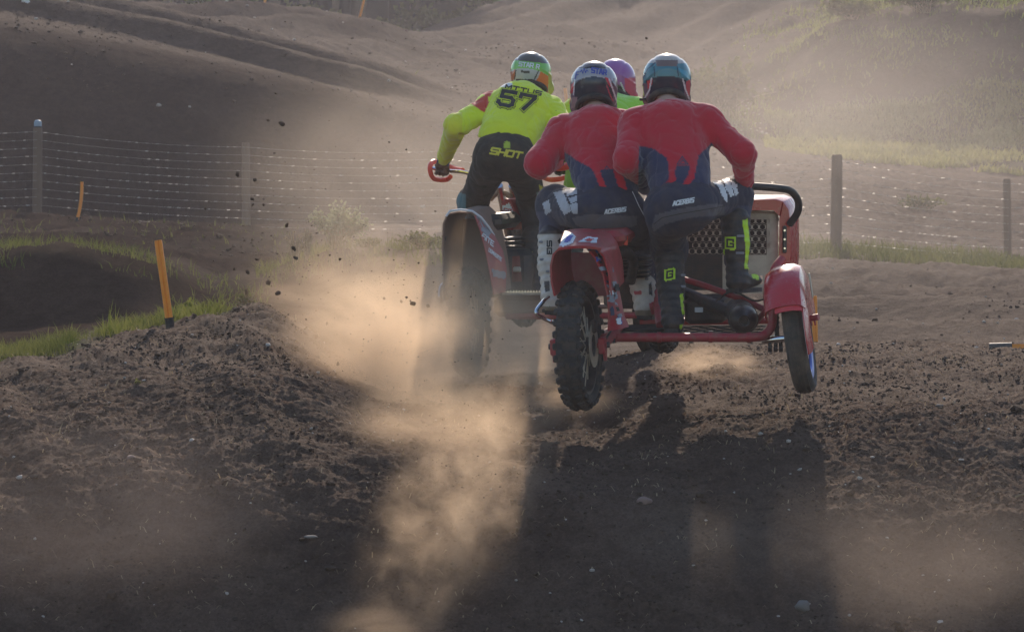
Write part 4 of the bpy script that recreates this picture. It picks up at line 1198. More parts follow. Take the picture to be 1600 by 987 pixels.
# ------------------------------------------------------------------ the red outfit
def red_outfit():
    r, f, u = frame_of(13, .10, .035)
    root = empty('sidecar_motorcycle', P(905, 641, 20.0))
    tag(root, 'red sidecar outfit in the air over the jump, nearest to the viewer', 'sidecar motorcycle')
    c = P(905, 540, 20.0)
    make_wheel('rear_wheel', root, c, r, f, u, .328, .128, knobs=30, rim_mat=BLKPAINT)
    MB().lathe(c + r * .075, r, [(.06, 0), (.115, 0), (.115, .004), (.06, .004), (.06, 0)], 40, u).build('brake_disc', METAL, root)
    # swingarm, axle and chain adjusters
    for s in (-1, 1):
        m = MB()
        m.tube([c + r * (s * .125) + f * -.03, c + r * (s * .125) + f * .25 + u * .02, c + r * (s * .10) + f * .62 + u * .04], .026, 10)
        m.box(c + r * (s * .128) + f * -.02 + u * .0, .034, .07, .085, Matrix((r, f, u)).transposed(), .006)
        m.build('swingarm', REDT, root)
        MB().lathe(c + r * (s * .150), r, [(0, -.012), (.016, -.012), (.016, .012), (0, .012)], 8, u).build('axle_nut', DKMETAL, root)
        MB().box(c + r * (s * .135) + u * -.06, .018, .02, .045, Matrix((r, f, u)).transposed(), .003).build('chain_adjuster', REDT, root)
    fc = P(1035, 456, 21.72)
    make_wheel('front_wheel', root, fc, r, f, u, .335, .105, knobs=30, rim_mat=BLKPAINT, spokes=24)
    hb = P(975, 252, 21.24)
    for s in (-1, 1):
        MB().tube([hb + r * (s * .10) + u * -.03, fc + r * (s * .10)], .026, 10).build('fork_leg', CHROME, root)
    MB().tube(smooth_path([P(856, 247, 21.30), P(890, 251, 21.24), P(930, 262, 21.2), P(975, 264, 21.16), P(1020, 262, 21.12), P(1060, 258, 21.06), P(1092, 256, 21.0)], 5), .012, 8).build('handlebar', BLKPAINT, root)
    MB().tube(smooth_path([P(852, 246, 21.33), P(856, 254, 21.42), P(872, 262, 21.48), P(892, 258, 21.40)], 5), .022, 8, flat=(Vector((0, 1, 0)), .4)).build('hand_guard', ORNG, root)
    # rear fender: open shell over the wheel, with tail lip and sticker plate
    out = [(868, 462), (863, 440), (862, 415), (866, 398), (876, 388), (892, 384), (914, 383), (930, 387), (942, 402), (950, 428), (953, 462)]
    rows = []
    for k in range(9):
        t = k / 8
        rows.append([P(905 + (x - 905) * (1 - .10 * t), y, 19.80) + f * (.42 * t) + u * (.03 * t) for x, y in out])
    sh = MB().grid(rows, .010); fen = sh.build('rear_fender', RED, root)
    MB().grid([[P(870 + 8 * j, 395 + 17 * i, 20.62) + f * .02 for j in range(11)] for i in range(5)], .006).build('inner_guard', mat_basic('mud_caked_red', (.16, .03, .035), rough=.8, dirt=.5, scale=10), fen)
    tail = MB(); rows = []
    for k in range(7):
        t = k / 6
        y0 = 391 - 27 * t; w0 = 33 - 6 * t
        rows.append([P(906 + 4 * t + w0 * s, y0 + 3.5 * s * s - 3, 19.72 + .50 * t) for s in (-1, -.75, -.35, 0, .35, .75, 1)])
    tail.grid(rows, .014); tb = bvh_mb(tail); tl = tail.build('fender_tail', RED, root)
    print_poly('white_graphic', [(874, 384), (880, 372), (894, 364), (900, 370), (895, 380), (880, 386)], tb, PR_WHITE, tl, step=1.5); print_poly('blue_graphic', [(881, 380), (886, 370), (896, 369), (890, 379)], tb, PR_BLUE, tl, .006, step=1.5)
    print_poly('white_graphic', [(904, 378), (918, 370), (934, 372), (932, 380)], tb, PR_WHITE, tl, step=1.5); print_poly('red_graphic', [(912, 377), (920, 373), (928, 375), (922, 378)], tb, PR_RED, tl, .006, step=1.5)
    pan = MB(); L = [(917, 386), (930, 402), (943, 428), (950, 460), (952, 490), (951, 517)]; Rr = [(930, 384), (946, 402), (960, 432), (967, 465), (972, 492), (980, 512)]
    rows = []
    for a, b in zip(L, Rr):
        rows.append([P(a[0] + (b[0] - a[0]) * t, a[1] + (b[1] - a[1]) * t, 19.79 + .10 * t) for t in (0, .33, .66, 1)])
    for i in range(len(rows)): rows[i][-1] = rows[i][-1] + f * .05
    pan.grid(rows, .008); pb = bvh_mb(pan); pn = pan.build('side_plate', RED, root)
    rs = random.Random(4)
    for k in range(26):
        t = rs.random() * 4.6; i = int(t); tt = t - i
        cx = (L[i][0] + Rr[i][0]) / 2 * (1 - tt) + (L[i + 1][0] + Rr[i + 1][0]) / 2 * tt + rs.uniform(-6, 6); cy = (L[i][1] + Rr[i][1]) / 2 * (1 - tt) + (L[i + 1][1] + Rr[i + 1][1]) / 2 * tt
        w, h = rs.uniform(2.5, 6), rs.uniform(2, 6)
        sk = rs.uniform(-2, 2)
        print_poly('sticker', [(cx - w, cy - h), (cx + w * .6, cy - h + sk), (cx + w, cy + h), (cx - w * .5, cy + h - sk)], pb, rs.choice([PR_WHITE, PR_GREY, PR_GREY, PR_BLUE, PR_NAVY, PR_BLACK]), pn, .003 + .0005 * k, step=1.4)
    # seat, tank, engine
    MB().box(P(962, 366, 20.55) , .22, .62, .085, Matrix((r, f, u)).transposed(), .03).build('seat', RED, root)
    MB().box(P(985, 345, 21.1), .26, .42, .20, Matrix((r, f, u)).transposed(), .05).build('fuel_tank', RED, root)
    e = MB(); e.box(P(985, 440, 21.15), .24, .40, .26, Matrix((r, f, u)).transposed(), .03)
    for k in range(6): e.box(P(985, 400 + 6 * k, 20.85), .24, .26, .010, Matrix((r, f, u)).transposed(), .003)
    e.tube(smooth_path([P(1000, 440, 20.9), P(1060, 455, 20.9), P(1110, 475, 20.75), P(1150, 490, 20.62)], 5), .035, 10)
    eng = e.build('engine', DKMETAL, root)
    MB().tube(smooth_path([P(952, 402, 20.3), P(975, 392, 20.45), P(990, 410, 20.6), P(985, 440, 20.7)], 5), .028, 10).build('air_hose', DARKM, root)
    MB().box(P(978, 376, 20.3), .02, .01, .05, None, .003).build('side_reflector', ORNG, root)
    # chrome guard by the left boot
    MB().tube(smooth_path([P(857, 464, 20.62), P(848, 472, 20.55), P(838, 487, 20.5), P(848, 496, 20.5), P(862, 503, 20.52), P(872, 508, 20.58)], 6), .011, 8).build('foot_guard', CHROME, root)
    MB().box(P(864, 485, 20.72), .12, .06, .02, None, .004).build('footrest', DKMETAL, root)
    # ---- sidecar chassis
    A, B = P(944, 527, 20.24), P(1186, 527, 20.06)
    loop = smooth_path([A, P(1000, 527, 20.2), P(1100, 527, 20.12), P(1176, 527, 20.06), P(1196, 522, 20.06), P(1206, 508, 20.07), P(1208, 480, 20.08), P(1208, 440, 20.10), P(1211, 420, 20.14), P(1222, 405, 20.2)], 6)
    MB().tube(loop, .0235, 12).build('frame_rail', REDT, root)
    MB().tube([P(944, 527, 20.24), P(948, 520, 20.8), P(975, 505, 21.4)], .022, 10).build('frame_rail', REDT, root)
    MB().tube([P(1000, 503, 21.3), P(1100, 502, 21.25), P(1200, 500, 21.2)], .02, 10).build('frame_rail', REDT, root)
    MB().tube(smooth_path([P(1066, 436, 20.75), P(1100, 446, 20.7), P(1160, 468, 20.55), P(1204, 488, 20.4)], 5), .017, 10).build('frame_brace', REDT, root)
    MB().tube([P(1018, 428, 20.9), P(1026, 470, 20.75), P(1032, 508, 20.5)], .024, 10).build('frame_brace', REDT, root)
    MB().tube([P(1209, 470, 20.1), P(1180, 505, 20.4), P(1150, 512, 20.6)], .016, 10).build('frame_brace', REDT, root)
    pl = MB()
    q0 = P(952, 522, 20.26); ru = (P(1186, 522, 20.08) - q0); fv = (P(978, 503.5, 21.28) - q0)
    perforated(pl, q0, ru, fv, 8, 6, ru.length / 8.5, .034, .004, 16, 1.55)
    pl.build('platform', DECKM, root)
    MB().box(P(1003, 512, 20.6), .28, .26, .012, Matrix((r, f, u)).transposed(), .003).build('tread_plate', DECKM, root)
    for x in (1080, 1172, 958): MB().cyl(P(x, 529, 20.14), P(x, 536, 20.14), .012, 6).build('bolt', DKMETAL, root)
    # cables, hoses and hose clips
    for k, (a, b_) in enumerate(((P(960, 300, 21.0), P(985, 430, 20.95)), (P(968, 305, 21.0), P(1000, 440, 20.9)))):
        MB().tube(smooth_path([a, a.lerp(b_, .4) + Vector((.05 + .03 * k, -.05, -.05)), b_], 6), .006, 6).build('cable', BLKPAINT, root)
    MB().tube(smooth_path([c + r * .14 + f * .02 + u * .03, c + r * .15 + f * .25 + u * .09, c + r * .12 + f * .5 + u * .10, P(960, 500, 20.8)], 6), .006, 6).build('brake_hose', BLKPAINT, root)
    MB().box(c + r * .085 + f * .0 + u * .10, .03, .06, .07, Matrix((r, f, u)).transposed(), .01).build('brake_caliper', DKMETAL, root)
    MB().tube(smooth_path([P(1120, 470, 20.6), P(1145, 455, 20.5), P(1180, 470, 20.4), P(1206, 460, 20.15)], 6), .006, 6).build('brake_hose', BLKPAINT, root)
    for x in (960, 1030, 1110, 1170): MB().lathe(P(x, 527, 20.24 - .00075 * (x - 944)), (1, 0, 0), [(.0245, -.012), (.028, -.010), (.028, .010), (.0245, .012)], 14).build('weld_collar', REDT, root)
    # silencer
    ax = (P(1163, 502, 20.12) - P(1150, 478, 21.0)).normalized(); s0 = P(1163, 501, 20.13)
    m = MB().lathe(s0, ax, [(.0, -.05), (.022, -.05), (.024, .006), (.030, .008), (.034, .0), (.060, -.03), (.072, -.06), (.076, -.10), (.076, -.55), (.05, -.62), (.0, -.62)], 32)
    si = m.build('silencer', BLKPAINT, root)
    MB().lathe(s0, ax, [(.077, -.115), (.081, -.115), (.081, -.14), (.077, -.14)], 32).build('clamp_band', DKMETAL, si)
    # engine-side panel and radiator shield
    D = 21.18
    R3 = [(1165, 312), (1212, 311), (1224, 315), (1232, 326), (1235, 345), (1237, 395), (1234, 440), (1222, 452), (1216, 452), (1217, 340), (1210, 330), (1165, 328)]
    def red_part(poly): return [P(x, y, D - .06) for x, y in poly]
    m = MB()
    extrude(m, red_part([(1150, 312), (1212, 311), (1224, 315), (1219, 338), (1210, 329), (1150, 329)]), f * .30, .006)
    extrude(m, red_part([(1224, 315.1), (1232, 326), (1235, 345), (1236, 395), (1234, 440), (1222, 452), (1216, 452), (1217.5, 340), (1219, 338)]), f * .30, .006)
    m.build('sidecar_fairing', REDG, root)
    a = MB()
    px = 1 / FPX * D
    def rect(x0, y0, x1, y1, th=.004): extrude(a, [P(x0, y0, D), P(x1, y0, D), P(x1, y1, D), P(x0, y1, D)], (0, th, 0))
    rect(1150, 329.5, 1216, 343); rect(1198, 343.2, 1216, 458); rect(1129, 398, 1197.8, 430); rect(1129, 430.2, 1183, 458); rect(1192, 430.2, 1197.8, 458); rect(1183.2, 444, 1191.8, 458)
    rect(1078, 330, 1149.8, 343)
    perforated(a, P(1076, 397.5, D), (1, 0, 0), (0, 0, 1), 11, 6, 11 * px, 4.5 * px, .004, 6)
    a.build('radiator_shield', METAL, root)
    MB().grid([[P(x, y, D + .10) for x in (1074, 1110, 1150, 1190, 1216)] for y in (332, 360, 398)], -.004).build('inner_panel', DECKM, root)
    MB().tube([P(1150, 330, D - .008), P(1212, 332, D - .008), P(1216, 345, D - .008)], .008, 8).build('shield_edge', METAL, root)
    ra = MB(); ra.box(P(1098, 425, D + .05), .225, .04, .20)
    for k in range(13): ra.box(P(1106, 402 + 4 * k, D + .02), .165, .02, .006)
    ra.build('radiator', DKMETAL, root)
    MB().box(P(1226, 374, D - .075), .022, .03, .15, None, .006).build('mount_bracket', BLKPAINT, root)
    for y in (360, 374, 388): MB().lathe(P(1226, y, D - .093), (0, -1, 0), [(0, .006), (.006, .006), (.007, 0)], 10).build('bolt', CHROME, root)
    MB().box(P(1106, 482, 20.9), .22, .25, .14, Matrix((r, f, u)).transposed(), .02).build('fuel_cell', BLKPAINT, root)
    MB().box(P(1092, 484, 20.77), .045, .006, .028, None, .002).build('maker_plate', PR_WHITE, root)
    # grab rail
    MB().tube(smooth_path([P(1100, 300, 20.98), P(1140, 292, 20.86), P(1170, 291, 20.80), P(1215, 294, 20.86), P(1236, 299, 20.92), P(1247, 314, 20.98), P(1246, 332, 21.02), P(1234, 350, 21.08)], 7), .0205, 12).build('grab_rail', mat_basic('black_grip', (.02, .022, .026), rough=.5, dirt=.2), root)
    # ---- sidecar wheel with mudguard
    wr, wf, wu = frame_of(9, .03, .145)
    wc = P(1248, 527, 20.02)
    make_wheel('sidecar_wheel', root, wc, wr, wf, wu, .292, .108, None, BLUEM, 0, TYRED, .222)
    MB().lathe(wc, wr, [(.0, .040), (.05, .042), (.14, .030), (.205, .020), (.205, .016), (.0, .016)], 40, wu).build('wheel_disc', DISCM, root)
    MB().lathe(wc, wr, [(.222, .030), (.215, .046), (.185, .040), (.180, .030)], 48, wu).build('wheel_trim', BLUEM, root)
    rows = []
    for k in range(15):
        a_ = math.radians(28 + 128 * k / 14)
        d = -wf * math.cos(a_) + wu * math.sin(a_)
        RR = .355
        sec = [(-.135, -.13), (-.135, -.05), (-.12, -.005), (-.08, .022), (-.02, .034), (.03, .03), (.066, .012), (.082, -.03), (.086, -.12), (.090, -.24)]
        rows.append([wc + d * (RR + q) + wr * o for o, q in sec])
    mg = MB().grid(rows, -.008); mo = mg.build('sidecar_mudguard', REDG, root)
    rp = MB(); rows2 = []
    for k in range(5):
        a_ = math.radians(24 + 16 * k / 4); d = -wf * math.cos(a_) + wu * math.sin(a_)
        rows2.append([wc + d * (.348 + q) + wr * o for o, q in ((-.075, .012), (-.03, .03), (.02, .03), (.06, .010), (.076, -.03))])
    rp.grid(rows2, -.006).build('reflector', REFL, mo)
    rows3 = []
    for k in range(6):
        a_ = math.radians(-14 + 44 * k / 5); d = -wf * math.cos(a_) + wu * math.sin(a_)
        rows3.append([wc + d * (.348 + q) + wr * o for o, q in ((.070, .0), (.084, -.04), (.090, -.12 + .01 * k))])
    MB().grid(rows3, -.006).build('mudguard_skirt', REDG, mo)
    MB().box(P(1267, 446, 19.86), .006, .05, .13, Matrix((wr, wf, wu)).transposed(), .002).build('sticker', METAL, mo)
    MB().cyl(P(1266, 497, 19.9), P(1279, 495, 19.88), .017, 12).build('mudguard_stay', REDT, root)
    MB().cyl(P(1192, 532, 20.1), P(1236, 528, 20.03), .019, 14).build('wheel_axle', CHROME, root)
    m = MB()
    for x in (1203, 1212, 1220): m.cyl(P(x, 532, 20.08), P(x, 548, 20.08), .010, 6); m.cyl(P(x - 3, 545, 20.08), P(x + 3, 545, 20.08), .016, 8)
    m.build('axle_clamp', DKMETAL, root)
    m = MB(); m.tube([P(1212, 440, 20.15), P(1214, 525, 20.10)], .012, 8)
    zz = [P(1214 + 3.2 * math.cos(k * .9), 450 + k * 1.1, 20.12 + .011 * math.sin(k * .9)) for k in range(60)]
    m.tube(zz, .004, 6); m.build('shock_absorber', DKMETAL, root)
    return root
red_outfit()

# ------------------------------------------------------------------ the farther outfit in the dust
def far_outfit():
    r, f, u = frame_of(13, .05, .02)
    root = empty('sidecar_motorcycle', P(735, 590, 23.7))
    tag(root, 'dust caked red and white sidecar outfit on the left, half hidden in the dust cloud', 'sidecar motorcycle')
    c = P(733, 503, 23.7)
    make_wheel('rear_wheel', root, c, r, f, u, .330, .128, knobs=28, rim_mat=DKMETAL, tmat=TYRED)
    make_wheel('front_wheel', root, P(818, 428, 25.1), r, f, u, .335, .10, knobs=28, rim_mat=CHROME, spokes=24, tmat=TYRED)
    out = [(695, 470), (694, 430), (693, 385), (694, 350), (700, 336), (716, 333), (736, 334), (746, 343), (756, 370), (765, 410), (771, 462)]
    rows = [[P(730 + (x - 730) * (1 - .08 * k / 8), y, 23.45) + f * (.50 * k / 8) + u * (.02 * k / 8) for x, y in out] for k in range(9)]
    fen = MB().grid(rows, .010).build('rear_fender', TANM, root)
    MB().grid([[P(700 + 6.6 * j, 342 + 19 * i, 23.88) for j in range(11)] for i in range(7)], .006).build('inner_guard', TANM, fen)
    MB().tube([P(697, 338, 23.42), P(703, 330, 23.42), P(720, 327.5, 23.42), P(738, 330, 23.42), P(752, 340, 23.45), P(764, 355, 23.5), P(772, 368, 23.55)], .007, 8).build('fender_rim', PR_WHITE, fen)
    L = [(743, 337), (752, 362), (760, 395), (766, 425), (772, 460)]; Rr = [(752, 337), (772, 366), (786, 392), (792, 420), (790, 456)]
    pan = MB().grid([[P(a[0] + (b[0] - a[0]) * t, a[1] + (b[1] - a[1]) * t, 23.42 + .12 * t) for t in (0, .33, .66, 1)] for a, b in zip(L, Rr)], .008)
    pb = bvh_mb(pan); pn = pan.build('side_plate', mat_basic('red_white_plate', (.42, .06, .07), rough=.5, dirt=.6, scale=8), root)
    print_poly('white_graphic', [(744, 339), (751, 338), (768, 362), (762, 372), (753, 362)], pb, PR_GREY, pn, D0=23); print_poly('white_graphic', [(768, 420), (790, 425), (789, 436), (770, 432)], pb, PR_GREY, pn, D0=23)
    st, tot = text_strokes('SITE', 1, 1, .3); print_strokes('plate_lettering', strokes_to_px(st, tot, 1, (762, 375), (4.0, 3.2), (1, -7)), 1.6, pb, PR_WHITE, pn, .006, 23)
    st, tot = text_strokes('DOMVERTE', 1, 1, .35); print_strokes('plate_lettering', strokes_to_px(st, tot, 1, (773, 398), (1.9, 1.5), (.8, -5)), 1.1, pb, PR_WHITE, pn, .006, 23)
    # tank shroud between the rider's knees
    sh = MB(); extrude(sh, [P(x, y, 24.35) for x, y in ((783, 318), (790, 310), (798, 312), (806, 330), (809, 350), (800, 360), (786, 357))], f * .30, .008)
    sb = bvh_mb(sh); so = sh.build('tank_shroud', RED, root)
    print_poly('white_graphic', [(785, 322), (796, 317), (803, 332), (800, 345), (788, 345)], sb, PR_WHITE, so, D0=23)
    st, tot = text_strokes('SIT', 1, 1, .3); print_strokes('shroud_lettering', strokes_to_px(st, tot, 1, (794, 330), (4.5, .8), (0, -7)), 1.4, sb, PR_RED, so, .005, 23)
    MB().box(P(780, 345, 24.05), .16, .6, .10, Matrix((r, f, u)).transposed(), .035).build('seat', BLKPAINT, root)
    MB().tube(smooth_path([P(765, 312, 24.6), P(778, 301, 24.6), P(792, 303, 24.6), P(800, 318, 24.6)], 5), .018, 8).build('front_fender', mat_basic('cream_plastic', (.55, .45, .36), rough=.5, dirt=.3), root)
    e = MB(); e.box(P(800, 425, 24.3), .34, .45, .30, Matrix((r, f, u)).transposed(), .04)
    for k in range(5): e.box(P(798, 372 + 7 * k, 24.4), .26, .28, .012, Matrix((r, f, u)).transposed(), .003)
    e.build('engine', DKMETAL, root)
    MB().tube([P(808, 400, 24.1), P(810, 440, 24.1)], .05, 10).build('kick_cover', mat_basic('red_brown_cover', (.20, .05, .04), rough=.7, dirt=.5), root)
    MB().box(P(808, 421, 24.0), .05, .03, .035, None, .008).build('engine_cap', METAL, root)
    # sidecar step with a saw-toothed edge
    st_ = MB(); st_.box(P(822, 459, 23.75), .30, .26, .014, None, .002)
    st_.build('step_plate', METAL, root)
    tooth = MB().add([(-.009, -.003, 0), (.009, -.003, 0), (.009, .003, 0), (-.009, .003, 0), (0, -.003, .018), (0, .003, .018)], [(0, 1, 4), (3, 5, 2), (0, 4, 5, 3), (1, 2, 5, 4), (0, 3, 2, 1)]).mesh('tooth', False)
    tooth.materials.append(CHROME)
    for k in range(15):
        o = bpy.data.objects.new('tooth', tooth); COL.objects.link(o); o.parent = root; o.location = P(789 + 4.5 * k, 457.2, 23.62) - wloc(root)
    MB().box(P(815, 478, 23.85), .34, .30, .13, None, .03).build('sidecar_nose', TANM, root)
    MB().box(P(930, 478, 24.1), .62, .9, .03, None, .01).build('platform', TANM, root)
    MB().tube([P(790, 494, 23.7), P(900, 494, 23.7), P(1010, 492, 23.7)], .02, 8).build('frame_rail', REDT, root)
    make_wheel('sidecar_wheel', root, P(1012, 478, 24.1), r, f, u, .29, .10, None, DKMETAL, 0, TYRED, .22)
    # handlebar and hand guards
    MB().tube(smooth_path([P(677, 263, 24.62), P(700, 267, 24.56), P(724, 269, 24.52), P(760, 278, 24.5), P(800, 280, 24.5), P(850, 268, 24.52), P(886, 265, 24.6)], 5), .012, 8).build('handlebar', CHROME, root)
    for pts in ([P(723, 266, 24.56), P(706, 262, 24.68), P(688, 254, 24.74), P(675, 254, 24.68), P(672, 266, 24.60), P(678, 279, 24.62), P(696, 281, 24.72), P(704, 276, 24.68)], [P(846, 266, 24.56), P(860, 262, 24.70), P(880, 258, 24.72), P(889, 266, 24.62), P(884, 277, 24.66), P(862, 281, 24.70), P(846, 276, 24.6)]):
        MB().tube(smooth_path(pts, 5), .016, 8, flat=(Vector((0, 1, 0)), .5)).build('hand_guard', ORNG, root)
    for s in (-1, 1): MB().tube([P(790 + 10 * s, 290, 24.55), P(818 + 12 * s, 428, 25.1)], .025, 8).build('fork_leg', CHROME, root)
    MB().tube(smooth_path([P(690, 473, 23.5), P(687, 460, 23.5), P(690, 447, 23.55), P(700, 440, 23.6)], 5), .012, 8).build('exhaust_tip', CHROME, root)
    MB().cyl(P(691, 372, 23.5), P(697, 373, 23.5), .016, 8).build('bolt', BLKPAINT, root)
    return root
far_outfit()
# ================================================================== fence, stakes, plants, trees
WOOD = mat_basic('weathered_post_wood', (.13, .085, .058), rough=.85, dirt=.3, scale=6, bump=.6, bscale=40)
WIRE = mat_basic('galvanised_wire', (.42, .40, .38), rough=.5, metal=.45, dirt=.1)
ORANGE = mat_basic('orange_stake_plastic', (.85, .27, .015), rough=.5, dirt=.12, scale=9)
ORANGE.node_tree.nodes['Principled BSDF'].inputs['Subsurface Weight'].default_value = .0

def leaf_mat(name, c1, c2, scale=3.0, trans=.5):
    m = bpy.data.materials.new(name); m.use_nodes = True
    n, l = m.node_tree.nodes, m.node_tree.links; n.clear()
    out = n.new('ShaderNodeOutputMaterial'); mix = n.new('ShaderNodeMixShader'); mix.inputs[0].default_value = trans
    d = n.new('ShaderNodeBsdfDiffuse'); t = n.new('ShaderNodeBsdfTranslucent')
    no = noise_node(n, l, scale, 3, .7); r = ramp(n, l, no.outputs['Fac'], [(.32, c1), (.68, c2)])
    l.new(r.outputs[0], d.inputs[0]); l.new(r.outputs[0], t.inputs[0])
    l.new(d.outputs[0], mix.inputs[1]); l.new(t.outputs[0], mix.inputs[2]); l.new(mix.outputs[0], out.inputs['Surface'])
    return m
GRASS_M = leaf_mat('meadow_grass', (.05, .07, .016), (.16, .16, .055), 2.2)
FRESH_M = leaf_mat('fresh_green_blades', (.08, .11, .02), (.20, .19, .06), 5.0)
SILVER_M = leaf_mat('silvery_leaves', (.20, .22, .12), (.34, .33, .21), 12.0)
TREE_M = leaf_mat('tree_leaves', (.022, .034, .010), (.10, .11, .035), .8, .5)
BARK = mat_basic('bark', (.022, .017, .013), rough=.95, spec=.1, dirt=.03, scale=3, bump=.8, bscale=14)
STRAW_M = leaf_mat('dry_straw', (.22, .16, .10), (.42, .33, .22), 20.0, .25)

def blades(x, y, h, w, lean, rng, z=None):
    """grass blades as narrow two-part quads at numpy x, y -> verts, faces"""
    n = len(x)
    z = ground_z(x, y) if z is None else z
    az = rng.uniform(0, 2 * np.pi, n); tw = rng.uniform(0, 2 * np.pi, n)
    dx, dy = np.cos(az) * lean, np.sin(az) * lean
    wx, wy = np.cos(tw) * w / 2, np.sin(tw) * w / 2 * .6
    v = np.zeros((n, 6, 3))
    for k, (t, ww) in enumerate(((0, 1.0), (.55, .75), (1.0, .12))):
        bx = x + dx * h * t * t; by = y + dy * h * t * t; bz = z - .01 + h * t * (1 - .25 * lean * t)
        v[:, 2 * k] = np.stack([bx - wx * ww, by - wy * ww, bz], -1); v[:, 2 * k + 1] = np.stack([bx + wx * ww, by + wy * ww, bz], -1)
    b = (np.arange(n) * 6)[:, None]
    f = np.concatenate([b + np.array([[0, 1, 3, 2]]), b + np.array([[2, 3, 5, 4]])], 0)
    return v.reshape(-1, 3), f

def grass_patch(label, regions, mat, seed):
    rng = np.random.default_rng(seed); V_, F_, off = [], [], 0
    for (p0, p1, d0, d1, n, h0, h1, w, lean, clump) in regions:
        px = rng.uniform(p0, p1, n * 3); y = rng.uniform(d0, d1, n * 3)
        x = (px - 800) * np.maximum(y, 16) / FPX
        if clump > 0:
            q = perlin2(x / clump + 5, y / clump + 3) + .5 * perlin2(x / clump * 2.7, y / clump * 2.7)
            s = q + rng.normal(0, .12, len(q)) > .02
            x, y = x[s], y[s]
        if 'bank' in label and 'steep' in label:
            s = ground_mask(x, y, GR) > rng.uniform(.05, .9, len(x)); x, y = x[s], y[s]
        x, y = x[:n], y[:n]
        v, f = blades(x, y, rng.uniform(h0, h1, len(x)) * rng.uniform(.5, 1, len(x)), w, rng.uniform(.1, lean, len(x)), rng)
        V_.append(v); F_.append(f + off); off += len(v)
    o = link('grass', np_mesh('grass', np.concatenate(V_), np.concatenate(F_), False), mat)
    return tag(o, label, kind='stuff')
grass_patch('sunlit grass along the left edge of the dirt track', [(-120, 120, 21.4, 26.5, 5200, .05, .15, .006, .9, .5), (150, 360, 22.6, 26, 2200, .04, .13, .006, .9, .4), (60, 150, 22.2, 25, 500, .03, .10, .005, .9, .4)], GRASS_M, 1)
grass_patch('fresh green blades beside the leaning orange stake', [(160, 345, 22.6, 24.5, 800, .06, .16, .007, 1.0, .3), (160, 200, 22.4, 23.0, 60, .10, .26, .007, .9, 0), (255, 345, 22.8, 26.5, 900, .05, .17, .012, 1.0, .3)], FRESH_M, 2)
grass_patch('rough grass on the mound and under the wire fence', [(-60, 250, 32.5, 34.3, 1100, .05, .16, .008, .9, .6), (250, 420, 30, 35, 500, .05, .16, .010, .9, .5), (400, 740, 34, 36, 1500, .06, .20, .010, .9, .5),
    (1190, 1680, 44.5, 50.5, 5000, .10, .30, .018, .8, .9), (-60, 480, 40, 50, 700, .05, .14, .012, .9, .8)], GRASS_M, 3)
grass_patch('pale grass at the foot of the dusty bank on the right', [(1195, 1760, 73.4, 80, 15000, .08, .24, .045, .7, 1.6)], leaf_mat('sunny_meadow_grass', (.13, .15, .035), (.30, .28, .10), 1.2), 4)
grass_patch('grass tussocks growing over the steep bank on the right', [(1080, 1760, 77, 96, 12000, .08, .24, .034, .9, 0), (520, 680, 74.5, 78, 700, .08, .25, .03, .8, .9), (330, 560, 56, 61, 160, .10, .22, .03, .8, .5)], leaf_mat('bank_grass', (.075, .10, .02), (.22, .23, .07), 1.0), 5)

